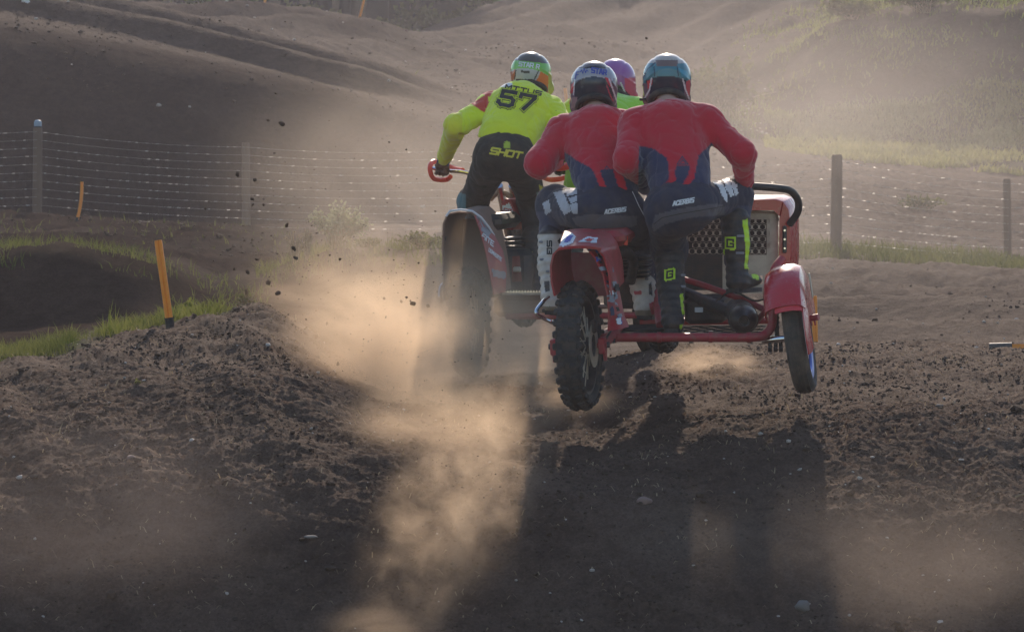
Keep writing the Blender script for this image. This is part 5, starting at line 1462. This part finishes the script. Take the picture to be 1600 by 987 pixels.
# ---------------------------------------------------------------- wire fence
def fence():
    posts = [(-620, 47.0, 1.22, .125), (-280, 48.5, 1.2, .12), (58, 50, 1.18, .125), (385, 52, 1.19, .115), (695, 52, 1.17, .11), (1000, 49.5, 1.18, .125), (1306, 46.5, 1.22, .14), (1575, 50, 1.16, .105), (1880, 54, 1.18, .11), (2200, 56, 1.18, .11)]
    root = empty('fence', P(800, 395, 50))
    tag(root, 'wooden post and wire mesh fence running across behind the track', 'fence')
    tops = []
    for i, (px, D, h, w) in enumerate(posts):
        x = (px - 800) * D / FPX
        z0 = float(ground_z(x, D)) - .08
        lean = [.0, .01, .008, -.006, .01, 0, .012, -.012, 0, 0][i]
        m = MB()
        rr = [w * .50, w * .5, w * .49, w * .47, w * .40]
        m.tube([Vector((x, D, z0)), Vector((x + lean * .4, D, z0 + .4)), Vector((x + lean * .8, D, z0 + .8)), Vector((x + lean * 1.2, D, z0 + h + .05)), Vector((x + lean * 1.2, D, z0 + h + .075))], rr, 14)
        m.build('post', WOOD, root)
        if px == 1575:
            m = MB(); 
            for k in range(8): m.box((x + RNG.uniform(-.14, .14), D - .1 + RNG.uniform(-.1, .1), z0 + .1 + RNG.uniform(0, .10)), .12, .12, .10, Matrix.Rotation(k * 1.1, 3, 'Z') @ Matrix.Rotation(k * .7, 3, 'X'), .03)
            m.build('earth_heap', M_EARTH, root)
        tops.append((x, D - w * .5, z0 + .08, h))
    NW = 11
    for k in range(NW):
        m = MB()
        for a, b in zip(tops[:-1], tops[1:]):
            pts = []
            for t in np.linspace(0, 1, 9):
                hh = a[3] * (1 - t) + b[3] * t
                zz = (a[2] * (1 - t) + b[2] * t) + .05 + (hh - .12) * k / (NW - 1) - .05 * 4 * t * (1 - t) * (.4 + .6 * k / NW)
                pts.append(Vector((a[0] * (1 - t) + b[0] * t, a[1] * (1 - t) + b[1] * t, zz)))
            m.tube(pts, .0012, 5, caps=False)
            L = (pts[-1] - pts[0]).length; n = int(L / .15)
            for i in range(1, n):
                if RNG.random() < .3: continue
                t = i / n + RNG.uniform(-.01, .01); q = t * 8; j = min(int(q), 7); p = pts[j].lerp(pts[j + 1], q - j)
                m.box(p, RNG.uniform(.022, .046), .010, RNG.uniform(.003, .009), Matrix.Rotation(RNG.uniform(-.3, .3), 3, 'X'))
        m.build('wire', WIRE, root)
    m = MB()
    for a, b in zip(tops[:-1], tops[1:]):
        n = int(math.dist(a[:2], b[:2]) / .15)
        for i in range(1, n):
            t = i / n; x = a[0] * (1 - t) + b[0] * t; y = a[1] * (1 - t) + b[1] * t; z = a[2] * (1 - t) + b[2] * t; hh = a[3] * (1 - t) + b[3] * t
            m.tube([(x, y, z + .03), (x, y, z + hh - .07 - .05 * 4 * t * (1 - t))], .0006, 3, caps=False)
    o = m.build('stay_wire', mat_basic('rusty_stay_wire', (.09, .075, .065), rough=.8, dirt=.3), root); o['kind'] = 'stuff'
    t = tops[2]
    c = empty('post_cap', (t[0] + .01, 50, t[2] - .08 + posts[2][2] + .08))
    tag(c, 'small pale blue rounded cap on the top of the leftmost fence post', 'cap')
    z = c.location.z
    MB().lathe((c.location.x, 50, z), (0, 0, 1), [(0, .085), (.026, .082), (.044, .068), (.05, .04), (.049, .0), (.0, .0)], 18).build('dome', mat_basic('pale_blue_plastic', (.22, .32, .42), rough=.5, dirt=.3), c)
    MB().lathe((c.location.x, 50, z - .006), (0, 0, 1), [(0, .006), (.054, .006), (.054, -.012), (0, -.012)], 18).build('rim', DARKM, c)
fence()

# ---------------------------------------------------------------- orange marker stakes
def stake(a, b, w, label, base=True, bend=0.0, th=None):
    """a: foot, b: top (world points)"""
    root = empty('marker_stake', a)
    tag(root, label, 'marker stake', 'orange marker stakes along the track')
    a, b = Vector(a), Vector(b); ax = (b - a); s = Vector((1, 0, 0)); side = (s - ax.normalized() * s.dot(ax.normalized())).normalized(); back = ax.normalized().cross(side)
    th = th or w * .5
    rows = []
    m = MB()
    prof = [(-.5, 0), (-.42, .5), (-.08, .5), (0, .28), (.08, .5), (.42, .5), (.5, 0), (.42, -.5), (-.42, -.5)]
    ts = (0, .25, .5, .75, .985, 1.0)
    for t in ts:
        c = a.lerp(b, t) + side * (bend * 4 * t * (1 - t)); k = .85 if t == 1.0 else 1
        rows.append([c + side * (q * w * k) - back * (e * th * k) for q, e in prof])
    n = len(prof); vs = [p for r_ in rows for p in r_]
    fs = [(i * n + j, i * n + (j + 1) % n, (i + 1) * n + (j + 1) % n, (i + 1) * n + j) for i in range(len(rows) - 1) for j in range(n)]
    fs += [tuple(range(n)), tuple(reversed(range((len(rows) - 1) * n, len(rows) * n)))]
    m.add(vs, fs).build('blade', ORANGE, root)
    if base:
        L = ax.length
        m = MB().tube([a - ax.normalized() * .06, a + ax.normalized() * .045], w * .55, 10)
        m.tube([a + ax.normalized() * .045, a + ax.normalized() * .052], w * .66, 10)
        m.build('ground_socket', DARKM, root)
    return root
def on_ground(px, D, up=0.0):
    x = (px - 800) * D / FPX
    return Vector((x, D, float(ground_z(x, D)) + up))
def stake_px(px, D, tpx, h, w, label, base=True, bend=0.0):
    a = on_ground(px, D); b = a + Vector(((tpx - px) * D / FPX, .0, h)); return stake(a, b, w, label, base, bend)
stake_px(266, 22.25, 247, .50, .046, 'tall orange stake leaning left in the grass at the left of the track')
stake_px(120, 48.6, 128, .50, .042, 'thin bent orange stake just in front of the wire fence on the far left', True, .02)
stake_px(561, 92, 573, .75, .06, 'distant orange stake on the crest of the far hill below the trees')
stake_px(412, 92, 418, .65, .06, 'distant orange stake at the top edge, cut by the picture')
stake_px(888, 66, 883, .62, .06, 'small orange stake on the slope between the numbered rider and the white banded helmet')
stake_px(1274, 29, 1272, .40, .045, 'orange stake half hidden behind the sidecar mudguard')
la = on_ground(1548, 23.8, .012)
stake_l = stake(la, la + Vector((.46, -.03, .01)), .05, 'orange stake with a grey base lying flat on the ground at the right edge', False, 0, .03)
MB().tube([la + Vector((-.01, 0, 0)), la + Vector((.13, -.010, .004))], .030, 10).build('ground_socket', mat_basic('grey_socket', (.045, .047, .05), rough=.6, dirt=.4), stake_l)

# ---------------------------------------------------------------- shrubs and weeds
def shrub(px, D, w, h, label, mat, seed, n=420, leaf=.022, group=None, lean=0):
    rng = random.Random(seed); o = on_ground(px, D, -.02)
    root = empty('shrub', o); tag(root, label, 'shrub', group)
    st = MB(); tips = []
    for k in range(26):
        a = rng.uniform(0, 6.283); rr = w * .5 * rng.uniform(.2, 1) ; hh = h * rng.uniform(.55, 1.0) * (1 - .35 * (rr / (w * .5))**2)
        p0 = o + Vector((rng.uniform(-.1, .1) * w, rng.uniform(-.1, .1) * w, 0)); p2 = o + Vector((math.cos(a) * rr + lean * hh, math.sin(a) * rr, hh)); p1 = p0.lerp(p2, .5) + Vector((0, 0, h * .12))
        q = [p0, p1, p2]; st.tube(smooth_path(q, 3), [.006 * (1 - i / 9) + .0015 for i in range(7)], 4, caps=False); tips += [(p1, p2)] * 2
    st.build('stem', BARK if mat is TREE_M else STRAW_M, root)
    lf = MB()
    for k in range(n):
        a, b = rng.choice(tips); t = rng.uniform(-.25, 1.05); p = a.lerp(b, t) + Vector([rng.gauss(0, w * .035) for _ in range(3)])
        d = Vector((rng.gauss(0, 1), rng.gauss(0, 1), rng.gauss(.6, .8))).normalized(); e = d.orthogonal().normalized(); e = Matrix.Rotation(rng.uniform(0, 6.28), 3, d) @ e
        L = leaf * rng.uniform(.6, 1.5); W = L * .36
        lf.add([p, p + d * L * .5 + e * W, p + d * L, p + d * L * .5 - e * W], [(0, 1, 2, 3)])
    lf.build('foliage', mat, root, smooth=False)
shrub(527, 35.0, .62, .44, 'silvery green bush standing on the dusty mound left of the riders', SILVER_M, 1, 2600, .026)
shrub(655, 35.2, .46, .17, 'low yellowish bush on the mound close to the farther outfit', GRASS_M, 2, 700, .026)
shrub(705, 35.4, .30, .16, 'low green bush just left of the farther outfit fender', GRASS_M, 12, 400, .026)
shrub(574, 35.2, .34, .12, 'flat yellow green plant at the right foot of the silvery bush', GRASS_M, 13, 380, .024)
shrub(462, 35.0, .22, .34, 'dry thin stemmed weed left of the silvery bush', STRAW_M, 3, 120, .02, lean=-.15)
shrub(480, 34.8, .16, .36, 'tall dry weed touching the left side of the silvery bush', STRAW_M, 14, 110, .02)
shrub(300, 24.8, .30, .16, 'leafy green weed in the grass right of the leaning orange stake', FRESH_M, 4, 420, .03)
shrub(385, 30.5, .22, .20, 'pale grassy weed on the slope right of the leaning orange stake', GRASS_M, 5, 200, .03)
shrub(215, 20.15, .05, .045, 'tiny bright green seedling alone in the bare dirt on the left', FRESH_M, 6, 26, .016)
shrub(1440, 62, .9, .22, 'low green plant on the dirt bank beyond the fence on the right', GRASS_M, 7, 420, .06)
shrub(1130, 79.2, 2.6, 1.2, 'pale leafy bush at the left end of the grassy bank', GRASS_M, 8, 2200, .12)
shrub(1440, 84.4, 1.9, .8, 'tussocky yellow green bush overhanging the grassy bank', GRASS_M, 9, 1600, .12)
shrub(1330, 84.2, 1.6, .5, 'low green bush on the left shoulder of the grassy bank', GRASS_M, 10, 1200, .10)

# ---------------------------------------------------------------- trees beyond the hills
def tree_meshes(seed, H, r0, low):
    rng = random.Random(seed); T = MB(); C = MB()
    T.tube([Vector((.06 * math.sin(k * 1.3 + seed), .05 * math.cos(k), H * k / 8)) for k in range(9)], [r0 * (1 - .11 * k) for k in range(9)], 10)
    limbs = []
    for k in range(34):
        z = low + (H - low) * (k / 34) ** 1.1; a = k * 2.4 + rng.uniform(-.5, .5); L = (H * .26) * (1 - .72 * (z - low) / (H - low)) * rng.uniform(.6, 1.15)
        p0 = Vector((0, 0, z)); p1 = p0 + Vector((math.cos(a) * L, math.sin(a) * L, L * rng.uniform(-.15, .35)))
        T.tube([p0, p0.lerp(p1, .5) + Vector((0, 0, .12 * L)), p1], [r0 * .28, r0 * .16, r0 * .05], 5, caps=False); limbs.append((p0, p1, L))
    for k in range(2000):
        p0, p1, L = rng.choice(limbs); t = rng.uniform(.2, 1.08); c = p0.lerp(p1, t) + Vector([rng.gauss(0, .16 * (1 + .5 * t)), rng.gauss(0, .16 * (1 + .5 * t)), rng.gauss(-.1, .22)])
        d = Vector((rng.gauss(0, 1), rng.gauss(0, 1), rng.gauss(-.3, .7))).normalized(); e = Matrix.Rotation(rng.uniform(0, 6.28), 3, d) @ d.orthogonal().normalized()
        s = rng.uniform(.16, .42); C.add([c, c + d * s * .5 + e * s * .3, c + d * s, c + d * s * .5 - e * s * .3], [(0, 1, 2, 3)])
    tm = T.mesh('trunk'); tm.materials.append(BARK); cm = C.mesh('crown', False); cm.materials.append(TREE_M)
    return tm, cm
TV = [tree_meshes(1, 8.5, .34, 3.0), tree_meshes(2, 9.5, .44, 3.6), tree_meshes(3, 7.5, .26, 2.4)]
tr = random.Random(9)
spots = [(178, 120), (232, 124), (286, 119), (330, 127), (372, 121), (408, 128), (452, 120), (500, 125), (540, 121), (592, 119), (622, 127), (668, 121), (700, 129), (742, 122), (775, 127), (250, 134), (430, 135), (560, 134), (650, 136), (340, 136), (720, 137)]
ORD = ['first', 'second', 'third', 'fourth', 'fifth', 'sixth', 'seventh', 'eighth', 'ninth', 'tenth', 'eleventh', 'twelfth', 'thirteenth', 'fourteenth', 'fifteenth']
for i, (px, D) in enumerate(spots):
    tm, cm = TV[i % 3]
    o = on_ground(px, D, -.15)
    root = empty('tree', o); tag(root, (ORD[i] + ' dark trunk from the left in the front row of trees behind the far hill') if i < 15 else 'dark trunk deeper in the wood behind the front row of trees', 'tree', 'trees behind the far hill')
    for nm, me in (('trunk', tm), ('crown', cm)):
        c = bpy.data.objects.new(nm, me); COL.objects.link(c); c.parent = root
    a = tr.uniform(0, 6.28); s = tr.uniform(.85, 1.2)
    for c in root.children: c.rotation_euler = (0, 0, a); c.scale = (s, s, s)
UNDER_M = leaf_mat('undergrowth_leaves', (.03, .045, .01), (.17, .18, .04), 1.2, .55)
for i, (px, D) in enumerate(((205, 118), (255, 118.5), (310, 118), (352, 118), (392, 118.5), (432, 118), (478, 118), (520, 118.5), (575, 118), (612, 118), (645, 118.5), (685, 118), (722, 118), (765, 118.5))):
    shrub(px, D, tr.uniform(1.2, 2.0), tr.uniform(.6, 1.3), ORD[i] + ' undergrowth bush from the left at the foot of the far trees', UNDER_M, 40 + i, 330, .20, 'undergrowth below the far trees')
# ================================================================== clods, grit, stones, flying earth
ICO = None
def clod_template(seed, sub=1):
    import bmesh
    bm = bmesh.new(); bmesh.ops.create_icosphere(bm, subdivisions=sub, radius=1.0)
    v = np.array([x.co[:] for x in bm.verts]); f = np.array([[q.index for q in p.verts] for p in bm.faces]); bm.free()
    r = np.random.default_rng(seed)
    v = v * (1 + .45 * perlin3(v + seed * 3.7, .9)[:, None] + r.normal(0, .06, (len(v), 1))) * np.array([1, .9, .72])
    return v, f
CT = [clod_template(k) for k in range(8)]
def clod_cloud(pos, size, rng, sink=.25):
    V_, F_, off = [], [], 0
    for p, s in zip(pos, size):
        v, f = CT[rng.integers(8)]
        a, b = rng.uniform(0, 6.28), rng.uniform(-.6, .6)
        ca, sa, cb, sb = math.cos(a), math.sin(a), math.cos(b), math.sin(b)
        R = np.array([[ca, -sa, 0], [sa, ca, 0], [0, 0, 1]]) @ np.array([[1, 0, 0], [0, cb, -sb], [0, sb, cb]])
        w = (v * np.array([rng.uniform(.8, 1.3), rng.uniform(.8, 1.2), rng.uniform(.7, 1.1)])) @ R.T * s + p + np.array([0, 0, s * (.5 - sink)])
        V_.append(w); F_.append(f + off); off += len(w)
    return np.concatenate(V_), np.concatenate(F_)
def scatter(n, p0, p1, d0, d1, rng, clump=None):
    px = rng.uniform(p0, p1, n * 3); y = rng.uniform(d0, d1, n * 3)
    x = (px - 800) * np.maximum(y, 16) / FPX
    if clump:
        s = perlin2(x / clump + 31, y / clump + 12) + rng.normal(0, .2, len(x)) > .05
        x, y = x[s], y[s]
    x, y = x[:n], y[:n]
    return np.stack([x, y, ground_z(x, y)], -1)
rng = np.random.default_rng(21)
pos = np.concatenate([scatter(15000, -150, 1750, 19.3, 24.4, rng, .6), scatter(6000, -150, 1750, 17.2, 19.4, rng, .5), scatter(1500, 900, 1750, 24, 45, rng, 1.2), scatter(9000, -50, 1300, 58, 96, rng, 2.0), scatter(1500, -50, 700, 38, 52, rng, 1.0)])
size = np.clip(rng.lognormal(-5.25, .5, len(pos)), .003, .04); size[21000:22500] *= 1.3; size[22500:31500] *= 2.4; size[31500:] *= 2.4
CLOD = mat_basic('loose_clod_earth', (.062, .040, .029), rough=.95, dirt=.35, scale=30, bump=.6, bscale=120, spec=.2)
tag(link('loose_clods', np_mesh('loose_clods', *clod_cloud(pos, size, rng), smooth=False), CLOD), 'loose crumbs and clods of brown earth over the track', kind='stuff')
bpy.data.objects['loose_clods'].name = 'loose_earth'
pos = np.concatenate([scatter(330, -150, 1750, 17.2, 24.4, rng), scatter(160, 900, 1750, 24, 46, rng), scatter(150, 0, 1300, 56, 95, rng), scatter(60, 1090, 1200, 78, 84, rng)])
size = np.clip(rng.lognormal(-5.0, .45, len(pos)), .004, .02); size[330:490] *= 2.0; size[490:] *= 3.6
PEB = mat_basic('pale_chip_stone', (.42, .37, .33), rough=.8, dirt=.3, scale=60)
tag(link('gravel', np_mesh('gravel', *clod_cloud(pos, size, rng), smooth=False), PEB), 'scattered pale chips and pebbles catching the sun', kind='stuff')
# straw and root fibres
p = np.concatenate([scatter(2600, -150, 1750, 17.2, 23.5, rng, .4)])
n = len(p); az = rng.uniform(0, 6.28, n); L = rng.uniform(.015, .06, n); w = rng.uniform(.0012, .003, n)
d = np.stack([np.cos(az), np.sin(az) * .6, rng.normal(.15, .25, n)], -1) * L[:, None]; s = np.stack([-np.sin(az), np.cos(az), np.zeros(n)], -1) * w[:, None]
m_ = p + np.array([0, 0, .012]) + d * .5 + np.array([0, 0, .006])
v = np.stack([p - s + [0, 0, .008], p + s + [0, 0, .008], m_ + s, m_ - s, p + d + s * .4 + [0, 0, .008], p + d - s * .4 + [0, 0, .008]], 1).reshape(-1, 3)
b = (np.arange(n) * 6)[:, None]
tag(link('straw', np_mesh('straw', v, np.concatenate([b + np.array([[0, 1, 2, 3]]), b + np.array([[3, 2, 4, 5]])]), False), STRAW_M), 'bits of dry straw and root fibre lying in the dirt', kind='stuff')

def lone_stone(px, D, s, label, mat, sq=(1, .9, .7)):
    v, f = clod_template(int(px), 2)
    o = on_ground(px, D, s * .25)
    ob = link('stone', np_mesh('stone', v * s * np.array(sq), f, True), mat, None, o); tag(ob, label, 'stone', 'single stones lying on the dirt')
REDST = mat_basic('reddish_stone', (.22, .14, .12), rough=.8, dirt=.3); GREYST = mat_basic('grey_stone', (.15, .14, .135), rough=.85, dirt=.4)
lone_stone(1502, 19.35, .016, 'small white rounded stone in the lit dirt on the right', PEB)
lone_stone(1468, 20.5, .020, 'pale bluish stone on the lit dirt right of the sidecar wheel', GREYST)
lone_stone(1007, 18.55, .040, 'reddish stone in the dark slope below the rear tyre', REDST)
lone_stone(1254, 17.72, .048, 'large pale grey stone low in the dark slope on the right', GREYST, (.7, .9, .8))
lone_stone(486, 18.1, .026, 'flat pale stone in the dark slope on the lower left', GREYST, (1.3, .9, .5))
lone_stone(205, 18.85, .026, 'reddish pebble at the top of the dark slope on the left', REDST)
lone_stone(930, 21.6, .05, 'dirt covered stone on the flat just beyond the lifted rear tyre', CLOD)
lone_stone(300, 19.1, .02, 'small upright pale stone in the dark slope on the left', PEB, (.7, .7, 1.1))
def twig(pts, r, label):
    pts = [Vector(q) for q in pts]; o = pts[0]
    mb = MB().tube(smooth_path(pts, 4), r, 6)
    ob = link('twig', mb.mesh('twig', True, o), STRAW_M, None, o); tag(ob, label, 'twig')
a = on_ground(1586, 18.75, .012); twig([a, a + Vector((.04, 0, .012)), a + Vector((.075, .0, .010)), a + Vector((.10, .01, .022))], .005, 'short yellowish twig at the right edge of the dark slope')
a = on_ground(1392, 18.75, .02); twig([a, a + Vector((-.008, .0, -.02)), a + Vector((.0, -.03, -.04)), a + Vector((.02, -.06, -.05))], .004, 'thin curved dark root on the dark slope at the right')
def litter(px, D, w, h, label, mat):
    o = on_ground(px, D, .03); mb = MB()
    mb.grid([[o + Vector((w * (i / 4 - .5), .05 * math.sin(i * 2 + j), h * (j / 3) + .02 * math.sin(i * 1.7 + j * 2.2))) for i in range(5)] for j in range(4)], .004)
    ob = link('paper_scrap', mb.mesh('paper_scrap', True, o), mat, None, o); tag(ob, label, 'litter')
litter(40, 61.8, .13, .05, 'white scrap of litter on the brow of the dark hill at far left', PR_WHITE)

# ---------------------------------------------------------------- clods in the air
big = [(434, 458, 10), (645, 474, 9), (459, 388, 8), (419, 441, 9), (531, 405, 5), (440, 193, 11), (419, 188, 6), (431, 146, 5), (669, 478, 7), (528, 568, 6), (513, 576, 6), (592, 589, 5), (716, 886, 7), (727, 888, 6), (717, 827, 6), (672, 744, 5), (371, 272, 7), (398, 281, 7), (394, 311, 6), (321, 326, 5), (462, 403, 8), (401, 405, 7), (387, 425, 9), (366, 420, 6), (511, 505, 5), (528, 555, 6), (627, 471, 6), (641, 470, 5), (600, 466, 5), (395, 320, 5), (1010, 60, 5), (385, 455, 7), (412, 320, 5), (448, 352, 7)]
base_me = []
for k in range(5):
    v, f = clod_template(k + 50, 2); me = np_mesh('clod', v, f, False); me.materials.append(CLOD); base_me.append(me)
def region(x, y):
    if y > 600: return 'low in the dust streak'
    if x > 900: return 'high above the two red riders'
    if x > 500: return 'in the dust behind the farther outfit'
    if y < 345: return 'before the wire fence'
    return 'right of the tall stake'
ORD2 = ORD + ['sixteenth', 'seventeenth']
CLAB = {}
for rg in set(region(b[0], b[1]) for b in big):
    for k, i in enumerate(sorted([i for i in range(len(big)) if region(*big[i][:2]) == rg], key=lambda i: big[i][1])):
        CLAB[i] = ('topmost' if k == 0 else ORD2[k] + ' from the top') + ' of the dark clods flying ' + rg
CLAB = {i: ('small dark clod flying alone ' + region(*big[i][:2])) if 'two red' in CLAB[i] else CLAB[i] for i in CLAB}
for i, (x, y, s) in enumerate(big):
    D = random.uniform(21.0, 23.2) if y < 600 else random.uniform(18.2, 18.8)
    o = bpy.data.objects.new('earth_clod', base_me[i % 5]); COL.objects.link(o); o.location = P(x, y, D)
    r_ = s * .5 * D / FPX; o.scale = (r_ * random.uniform(.8, 1.4), r_, r_ * random.uniform(.7, 1.1)); o.rotation_euler = (random.uniform(0, 6), random.uniform(0, 6), random.uniform(0, 6))
    tag(o, CLAB[i], 'clod', 'clods of earth thrown up into the air')
pos, size = [], []
for (cx, cy, sx, sy, D0, D1, n) in ((600, 500, 95, 75, 21, 23.2, 420), (430, 400, 75, 95, 21, 23.2, 260), (720, 760, 55, 95, 18.0, 18.9, 220), (640, 600, 110, 60, 20, 22, 140), (560, 300, 150, 110, 21, 24, 80), (1110, 580, 40, 15, 21, 22, 30)):
    for _ in range(n):
        D = rng.uniform(D0, D1); q = P(cx + rng.normal(0, sx), cy + rng.normal(0, sy), D)
        if q.z > float(ground_z(q.x, q.y)) + .02: pos.append(np.array(q)); size.append(float(np.clip(rng.lognormal(-5.9, .45), .0012, .008)))
tag(link('flying_grit', np_mesh('flying_grit', *clod_cloud(pos, size, rng), smooth=False), CLOD), 'fine grit and crumbs of earth thrown up in the dust', kind='stuff')
# ================================================================== dust raised by the wheels
def dust(c, radii, density, label, scale=2.2, seed=0.0, rot=None, col=(.93, .80, .66), thr=.42, aniso=.35, soft=1.3, stretch=(1, 1, 1), step=1.0):
    import bmesh
    bm = bmesh.new(); bmesh.ops.create_icosphere(bm, subdivisions=3, radius=1.0)
    me = bpy.data.meshes.new('dust_cloud'); bm.to_mesh(me); bm.free()
    o = bpy.data.objects.new('dust_cloud', me); COL.objects.link(o)
    o.location = c; o.scale = radii
    if rot: o.rotation_euler = rot
    m = bpy.data.materials.new('raised_dust'); m.use_nodes = True
    n, l = m.node_tree.nodes, m.node_tree.links; n.clear()
    out = n.new('ShaderNodeOutputMaterial'); pv = n.new('ShaderNodeVolumePrincipled')
    pv.inputs['Color'].default_value = (*col, 1); pv.inputs['Anisotropy'].default_value = aniso
    tc = n.new('ShaderNodeTexCoord')
    ln = n.new('ShaderNodeVectorMath'); ln.operation = 'LENGTH'; l.new(tc.outputs['Object'], ln.inputs[0])
    mp = n.new('ShaderNodeMapping'); mp.inputs['Location'].default_value = (seed, seed * 1.7, seed * .6); mp.inputs['Scale'].default_value = stretch
    l.new(tc.outputs['Object'], mp.inputs[0])
    t = n.new('ShaderNodeTexNoise'); t.inputs['Scale'].default_value = scale; t.inputs['Detail'].default_value = 5; t.inputs['Roughness'].default_value = .62; t.inputs['Distortion'].default_value = .5
    l.new(mp.outputs[0], t.inputs['Vector'])
    fall = n.new('ShaderNodeMapRange'); fall.inputs[1].default_value = 1.0; fall.inputs[2].default_value = 0.0; fall.inputs[3].default_value = 0; fall.inputs[4].default_value = 1; fall.interpolation_type = 'SMOOTHSTEP'
    l.new(ln.outputs['Value'], fall.inputs[0])
    pw = n.new('ShaderNodeMath'); pw.operation = 'POWER'; pw.inputs[1].default_value = soft; l.new(fall.outputs[0], pw.inputs[0])
    nm = n.new('ShaderNodeMapRange'); nm.inputs[1].default_value = thr; nm.inputs[2].default_value = thr + .28; nm.inputs[3].default_value = .04; nm.inputs[4].default_value = 1; l.new(t.outputs['Fac'], nm.inputs[0])
    mu = n.new('ShaderNodeMath'); mu.operation = 'MULTIPLY'; l.new(pw.outputs[0], mu.inputs[0]); l.new(nm.outputs[0], mu.inputs[1])
    m2 = n.new('ShaderNodeMath'); m2.operation = 'MULTIPLY'; m2.inputs[1].default_value = density; l.new(mu.outputs[0], m2.inputs[0])
    l.new(m2.outputs[0], pv.inputs['Density']); l.new(pv.outputs[0], out.inputs['Volume'])
    m.cycles.volume_step_rate = step
    me.materials.append(m)
    return tag(o, label, kind='stuff')
TAN = (.95, .73, .52)
dust(P(600, 540, 21.4), (.78, 1.0, .52), 3.8, 'thick tan dust boiling behind the farther outfit', 1.4, 3.1, col=TAN, thr=.36)
dust(P(735, 520, 22.7), (.62, .55, .60), 6.0, 'tan dust hiding the rear wheel of the farther outfit', 1.6, 8.3, col=TAN, thr=.36)
dust(P(560, 450, 22.6), (.85, 1.0, .48), 1.7, 'pale dust drifting up in front of the bushy mound', 1.6, 5.9, col=TAN)
dust(P(590, 320, 26), (1.5, 2.2, 1.2), .22, 'thin warm dust hanging in the air left of the riders', 1.4, 15.2, col=(.94, .80, .66), thr=.32)
dust(P(725, 770, 18.2), (.42, 1.6, .36), 3.4, 'streak of tan dust pouring down the dark slope', 2.3, 1.2, (math.radians(24), 0, -.27), stretch=(1.0, 3.2, .9), col=TAN, thr=.46, soft=.9)
dust(P(690, 670, 19.4), (.62, .7, .40), 2.1, 'thin dust below the edge of the jump', 1.5, 6.1, col=TAN, thr=.38)
dust(P(1110, 572, 22.0), (.42, .7, .18), 3.0, 'dust puff on the ground under the sidecar platform', 1.8, 2.2, col=TAN)
dust(P(830, 570, 22.3), (.65, .8, .32), 2.0, 'faint dust between the two outfits', 1.8, 4.2, col=TAN)
dust(P(120, 800, 17.6), (1.3, .7, .75), .2, 'faint reddish dust over the dark slope on the left', 1.3, 7.7, col=(.90, .74, .66), thr=.34)
dust(P(1430, 870, 17.3), (1.1, .7, .55), .36, 'faint dust over the dark slope on the lower right', 1.3, 9.4, col=(.92, .76, .64), thr=.34)
dust(P(1380, 170, 64), (6.5, 9.0, 2.6), .044, 'pale dust hanging in front of the grassy bank', 1.3, 2.9, thr=.35, col=(.92, .82, .74))
dust(P(1100, 320, 44), (6.6, 16, 4.2), .028, 'pale dust hanging over the track behind the riders', 1.4, 11.3, thr=.30, col=(.92, .82, .74))
dust(P(660, 615, 20.9), (.60, .7, .28), 2.3, 'low dust rolling over the edge of the jump', 1.5, 12.4, col=TAN, thr=.36)
dust(P(725, 430, 23.05), (.42, .30, .50), 1.6, 'brown dust veil over the fender of the farther outfit', 1.5, 18.4, col=TAN, thr=.34)
dust(P(600, 985, 17.3), (.38, .30, .16), 2.2, 'low reddish dust at the foot of the dark slope', 1.5, 21.4, col=TAN, thr=.36)
dust(P(1060, 850, 17.9), (.8, .9, .45), .13, 'faint dust in the shade below the red outfit', 1.4, 25.1, col=(.94, .80, .68), thr=.34)
dust(P(880, 625, 20.7), (.42, .5, .16), 1.5, 'low dust under the lifted rear tyre', 1.6, 27.3, col=TAN, thr=.36)
# ================================================================== air
hz = MB().box((0, 90, 21.5), 660, 216, 50).build('haze', None, None, smooth=False)
hm = bpy.data.materials.new('thin_dusty_air'); hm.use_nodes = True
hn = hm.node_tree.nodes; hn.clear()
ho = hn.new('ShaderNodeOutputMaterial'); hv = hn.new('ShaderNodeVolumePrincipled')
hv.inputs['Color'].default_value = (.82, .82, .95, 1)
hv.inputs["Density"].default_value = 0.0006
hv.inputs['Anisotropy'].default_value = 0.55
hm.node_tree.links.new(hv.outputs[0], ho.inputs['Volume'])
hz.data.materials.append(hm)
tag(hz, kind='stuff')
hz['label'] = 'thin pale dusty air over the whole track'
